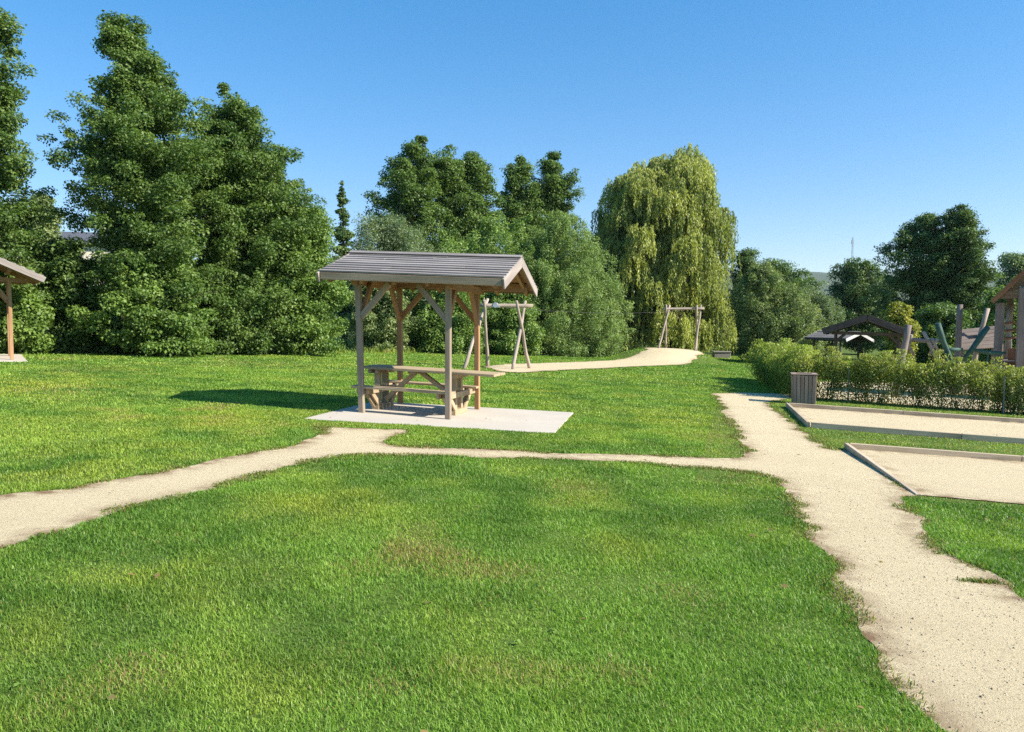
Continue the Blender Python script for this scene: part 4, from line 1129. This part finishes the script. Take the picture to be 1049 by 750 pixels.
post_at('play_post', 'slim crooked pale post leaning left behind the green swing frame', (951, 350), (946, 340), 26, 0.07, M['pole'])
post_at('play_post', 'straight tall grey post left of the sloping plank wall', (981, 362), (983.5, 312), 26, 0.105, M['greyplank'])
post_at('play_post', 'curved brown post rising behind the sloping plank wall', (1003, 360), (1012, 316), 27, 0.085, M['pole'], curve=-0.10)
def rail(name, label, cat, segs, r, mat, y):
    P0 = A(*segs[0], y); root = None; m = MB(); pts = [A(u, v, y) for u, v in segs]
    b = pts[0].copy(); b[2] = tz(b[0], y)
    m.tube([tuple(p - b) for p in pts], r, 8); o = m.build(name, mat, smooth=True); o.location = tuple(b); return tag(o, label, cat)
def log_trestle():
    y = 26.0; p = A(936, 352, y); root = thing('log_trestle', 'low log trestle with crossed pale legs left of the green frame', 'log frame', (p[0], y, tz(p[0], y)))
    m = MB()
    q = lambda u, v, yy=y: tuple(A(u, v, yy) - np.array([p[0], y, tz(p[0], y)]))
    m.tube([q(929, 347.5), q(945, 349), q(961, 349)], 0.07, 8); m.build('beam', M['greyplank'], root, smooth=True)
    for a, b in (((952, 364), (960, 347)), ((929, 362), (934, 343)), ((963, 364), (955, 347)), ((936, 364), (929, 350))):
        m = MB(); m.tube([q(*a, 26.1), q(*b, 25.9)], 0.045, 8); m.build('leg', M['pole'], root, smooth=True)
log_trestle()
def green_frame():
    y = 24.0; p = A(985, 365, y); z = tz(p[0], y); root = thing('rope_swing_frame', 'dark green padded climbing frame shaped like a wide open V', 'climbing frame', (p[0], y, z))
    q = lambda u, v, yy=y: tuple(A(u, v, yy) - np.array([p[0], y, z]))
    def pad_(name, pts, rad):
        m = MB(); m.tube(pts, rad, 10); m.build(name, M['greencloth'], root, smooth=True)
    pad_('arm', [q(960.5, 331), q(963, 341), q(966.5, 351), q(971, 360), q(976, 374, 23.7)], [0.085, 0.10, 0.085, 0.07, 0.05])
    pad_('arm', [q(1012, 335), q(1004, 346), q(997, 356), q(989, 366), (q(984, 376, 24.3))], [0.08, 0.09, 0.08, 0.065, 0.05])
    pad_('seat_bar', [q(967, 357), q(976, 358.5), q(986, 358)], [0.05, 0.075, 0.05])
    pad_('seat_bar', [q(996, 358), q(1010, 361), q(1022, 362), q(1030, 361.5)], [0.05, 0.07, 0.07, 0.04])
    m = MB(); m.tube([q(967, 357), q(972, 376)], 0.03, 6); m.tube([q(1012, 361), q(1011, 378)], 0.03, 6); m.build('leg', M['greencloth'], root)
green_frame()
def plank_wall():
    y = 27.0; p = A(1000, 365, y); z = tz(p[0], y); root = thing('plank_ramp', 'grey sloping plank wall joining the tall post to the play tower', 'ramp', (p[0], y, z))
    q = lambda u, v, yy=y: np.array(A(u, v, yy) - np.array([p[0], y, z]))
    m = MB(); n = 6
    for k in range(n):
        f = k / n; g = (k + 1) / n
        a0 = q(983, 338 + 21 * (f + g) / 2, 27.4 - 0.9 * f); a1 = q(1024, 333 + 23 * (f + g) / 2, 27.4 - 0.9 * f)
        m.bar(tuple(a0), tuple(a1), 0.05, 0.118, (0, 0.5, 1), jit=0.006)
    m.build('planking', M['greyplank'], root)
    for u in (986, 1018):
        m = MB(); a = q(u, 340, 27.45); m.tube([tuple(a), (a[0], a[1], -0.1)], 0.06, 8); m.build('leg', M['greyplank'], root)
plank_wall()
def play_tower():
    y = 24.2; p = A(1040, 370, y); z = tz(p[0], y); yaw = -0.58
    root = thing('play_tower', 'brown timber play tower with orange edged gable roof at the right edge', 'play tower', (p[0], y, z), yaw)
    q = lambda u, v, yy=y: np.array([(u - 1040) / FPX * y * math.cos(yaw), yy - y, A(u, v, y)[2] - z])
    cx = q(1057, 330)[0]; hw = 1.0
    # posts
    for xx, yy, r in ((q(1021.5, 340)[0], 0.0, 0.15), (q(1045.5, 340)[0], -0.35, 0.17), (q(1021.5, 340)[0] + 0.25, 1.5, 0.12), (cx + 1.05, 0.0, 0.15), (cx + 1.05, 1.5, 0.14)):
        top = 3.55 if abs(xx - cx) < 0.7 else 3.1
        m = MB(); m.bar((xx, yy, -0.1), (xx + 0.03, yy, top), r * 1.7, r * 1.7, (0, 1, 0), jit=0.01); m.build('post', M['greyplank'], root, 0.03)
    apex = q(1057, 268)[2]; ev = q(1014, 308)[2]; xl = q(1014, 308)[0]; xr = 2 * cx - xl
    for sgn, xe in ((-1, xl), (1, xr)):
        m = MB()
        for k in range(8):
            f0, f1 = k / 8, (k + 1) / 8
            fm = (f0 + f1) / 2; L = math.hypot(xe - cx, apex - ev) / 8
            up = Vector((sgn * (apex - ev), 0, abs(xe - cx))).normalized()
            m.bar((xe + (cx - xe) * fm, -0.45, ev + (apex - ev) * fm), (xe + (cx - xe) * fm, 2.0, ev + (apex - ev) * fm), L * 1.08, 0.035, tuple(up), jit=0.004)
        m.build('roof_slope', M['darkwood'], root)
        m = MB(); m.bar((xe, -0.49, ev - 0.05), (cx, -0.49, apex - 0.05), 0.05, 0.13, (0, 0, 1)); m.build('edge_board', M['orange'], root)
    m = MB(); nbd = 9
    for k in range(nbd):
        f = (k + 0.5) / nbd * 0.9; x_l = xl + (cx - xl) * f + 0.12; x_r = 2 * cx - x_l; zz = ev + (apex - ev) * f + 0.05
        m.bar((x_l, -0.40, zz), (x_r, -0.40, zz), 0.025, (apex - ev) / nbd * 0.80, jit=0.004)
    m.build('gable_boards', M['brownboard'], root)
    m = MB()
    for k in range(6): m.bar((q(1021, 350)[0] + 0.15, -0.2 + k * 0.28, 1.25), (cx + 1.1, -0.2 + k * 0.28, 1.25), 0.26, 0.05, jit=0.004)
    m.build('deck', M['greyplank'], root)
    m = MB()
    for k in range(4):
        zz = 1.05 - k * 0.16; m.bar((q(1016 - 2 * k, 350)[0], -0.5 - 0.12 * k, zz), (q(1040, 350)[0], -0.5 - 0.12 * k, zz), 0.2, 0.06, jit=0.01)
    m.build('step_boards', M['greyplank'], root)
    m = MB(); m.tube([tuple(q(1029, 372, 25.2)), tuple(q(1032, 345, 25.2)), tuple(q(1031, 330, 25.2)), tuple(q(1035, 311, 25.2))], [0.07, 0.075, 0.09, 0.07], 8); m.build('ladder_post', M['pole'], root, smooth=True)
    for v in (331, 339, 347):
        m = MB(); m.tube([tuple(q(1026, v, 25.1)), tuple(q(1043, v - 1, 25.1))], 0.035, 8); m.build('rung', M['orange'], root, smooth=True)
    m = MB(); m.bar(tuple(q(1037, 378)), tuple(q(1036, 357)), 0.22, 0.05, (0, 1, 0)); m.build('side_panel', M['orange'], root)
play_tower()

# ------------------------------------------------------------------ far things
def house():
    y = 62.0; b = A(76, 300, y); z = tz(b[0], y)
    root = thing('house', 'cream house with slate roof glimpsed through a gap in the left trees', 'house', (b[0], y, z), 0.25)
    ev = A(76, 250, y)[2] - z; m = MB(); m.box(-4.2, 4.2, 0, 8, -0.2, ev); m.build('wall', M['render'], root)
    m = MB(); rh = 1.3
    for s in (-1, 1):
        m.bar((-4.7, 4 + s * 2.15, ev + rh / 2), (4.7, 4 + s * 2.15, ev + rh / 2), math.hypot(4.5, rh) , 0.14, (0, s * rh, 4.3))
    m.build('roof', M['tile'], root)
    for xx in (-2.4, 0.2, 2.6):
        m = MB(); m.box(xx - 0.55, xx + 0.55, -0.03, 0.05, ev - 2.0, ev - 0.7); w = m.build('window', M['barge'], root)
        m = MB(); m.box(xx - 0.46, xx + 0.46, -0.045, -0.034, ev - 1.92, ev - 0.78); m.build('pane', M['glass'], w)
house()
def mast():
    y = 420.0; b = A(873, 270, y); z = tz(b[0], y); top = A(873, 243, y)[2] - z
    root = thing('radio_mast', 'thin lattice radio mast on the skyline above the dark oak', 'mast', (b[0], y, z))
    m = MB()
    for a in (0, 2.09, 4.19):
        m.tube([(1.1 * math.cos(a), 1.1 * math.sin(a), -1), (0.3 * math.cos(a), 0.3 * math.sin(a), top)], 0.10, 5)
    n = 16
    for k in range(n):
        f = k / n; r = 1.1 - 0.8 * f; r2 = 1.1 - 0.8 * (k + 1) / n; a = 2.09 * k
        m.tube([(r * math.cos(a), r * math.sin(a), top * f), (r2 * math.cos(a + 2.09), r2 * math.sin(a + 2.09), top * (k + 1) / n)], 0.06, 4)
    m.build('lattice', M['steel'], root)
    m = MB(); m.box(-0.5, 0.5, -0.5, 0.5, top * 0.93, top * 0.97); m.build('antenna', M['steel'], root)
mast()

# ------------------------------------------------------------------ air: thin haze over the whole valley
def haze():
    x0, x1, y0, y1, z0, z1 = -4300, 4300, -700, 6300, -3.0, 190.0
    V = [(x, y, z) for z in (z0, z1) for y in (y0, y1) for x in (x0, x1)]
    F = [(0, 2, 3, 1), (4, 5, 7, 6), (0, 1, 5, 4), (2, 6, 7, 3), (0, 4, 6, 2), (1, 3, 7, 5)]
    me = bpy.data.meshes.new('haze'); me.from_pydata(V, [], F)
    m = bpy.data.materials.new('air'); m.use_nodes = True; nt = m.node_tree
    nt.nodes.remove(nt.nodes['Principled BSDF'])
    v = nt.nodes.new('ShaderNodeVolumePrincipled'); v.inputs['Color'].default_value = (0.80, 0.90, 1.0, 1); v.inputs['Density'].default_value = 0.00008
    v.inputs['Anisotropy'].default_value = 0.2
    nt.links.new(v.outputs[0], nt.nodes['Material Output'].inputs['Volume'])
    tag(mesh_obj('haze', me, m), kind='stuff')
haze()
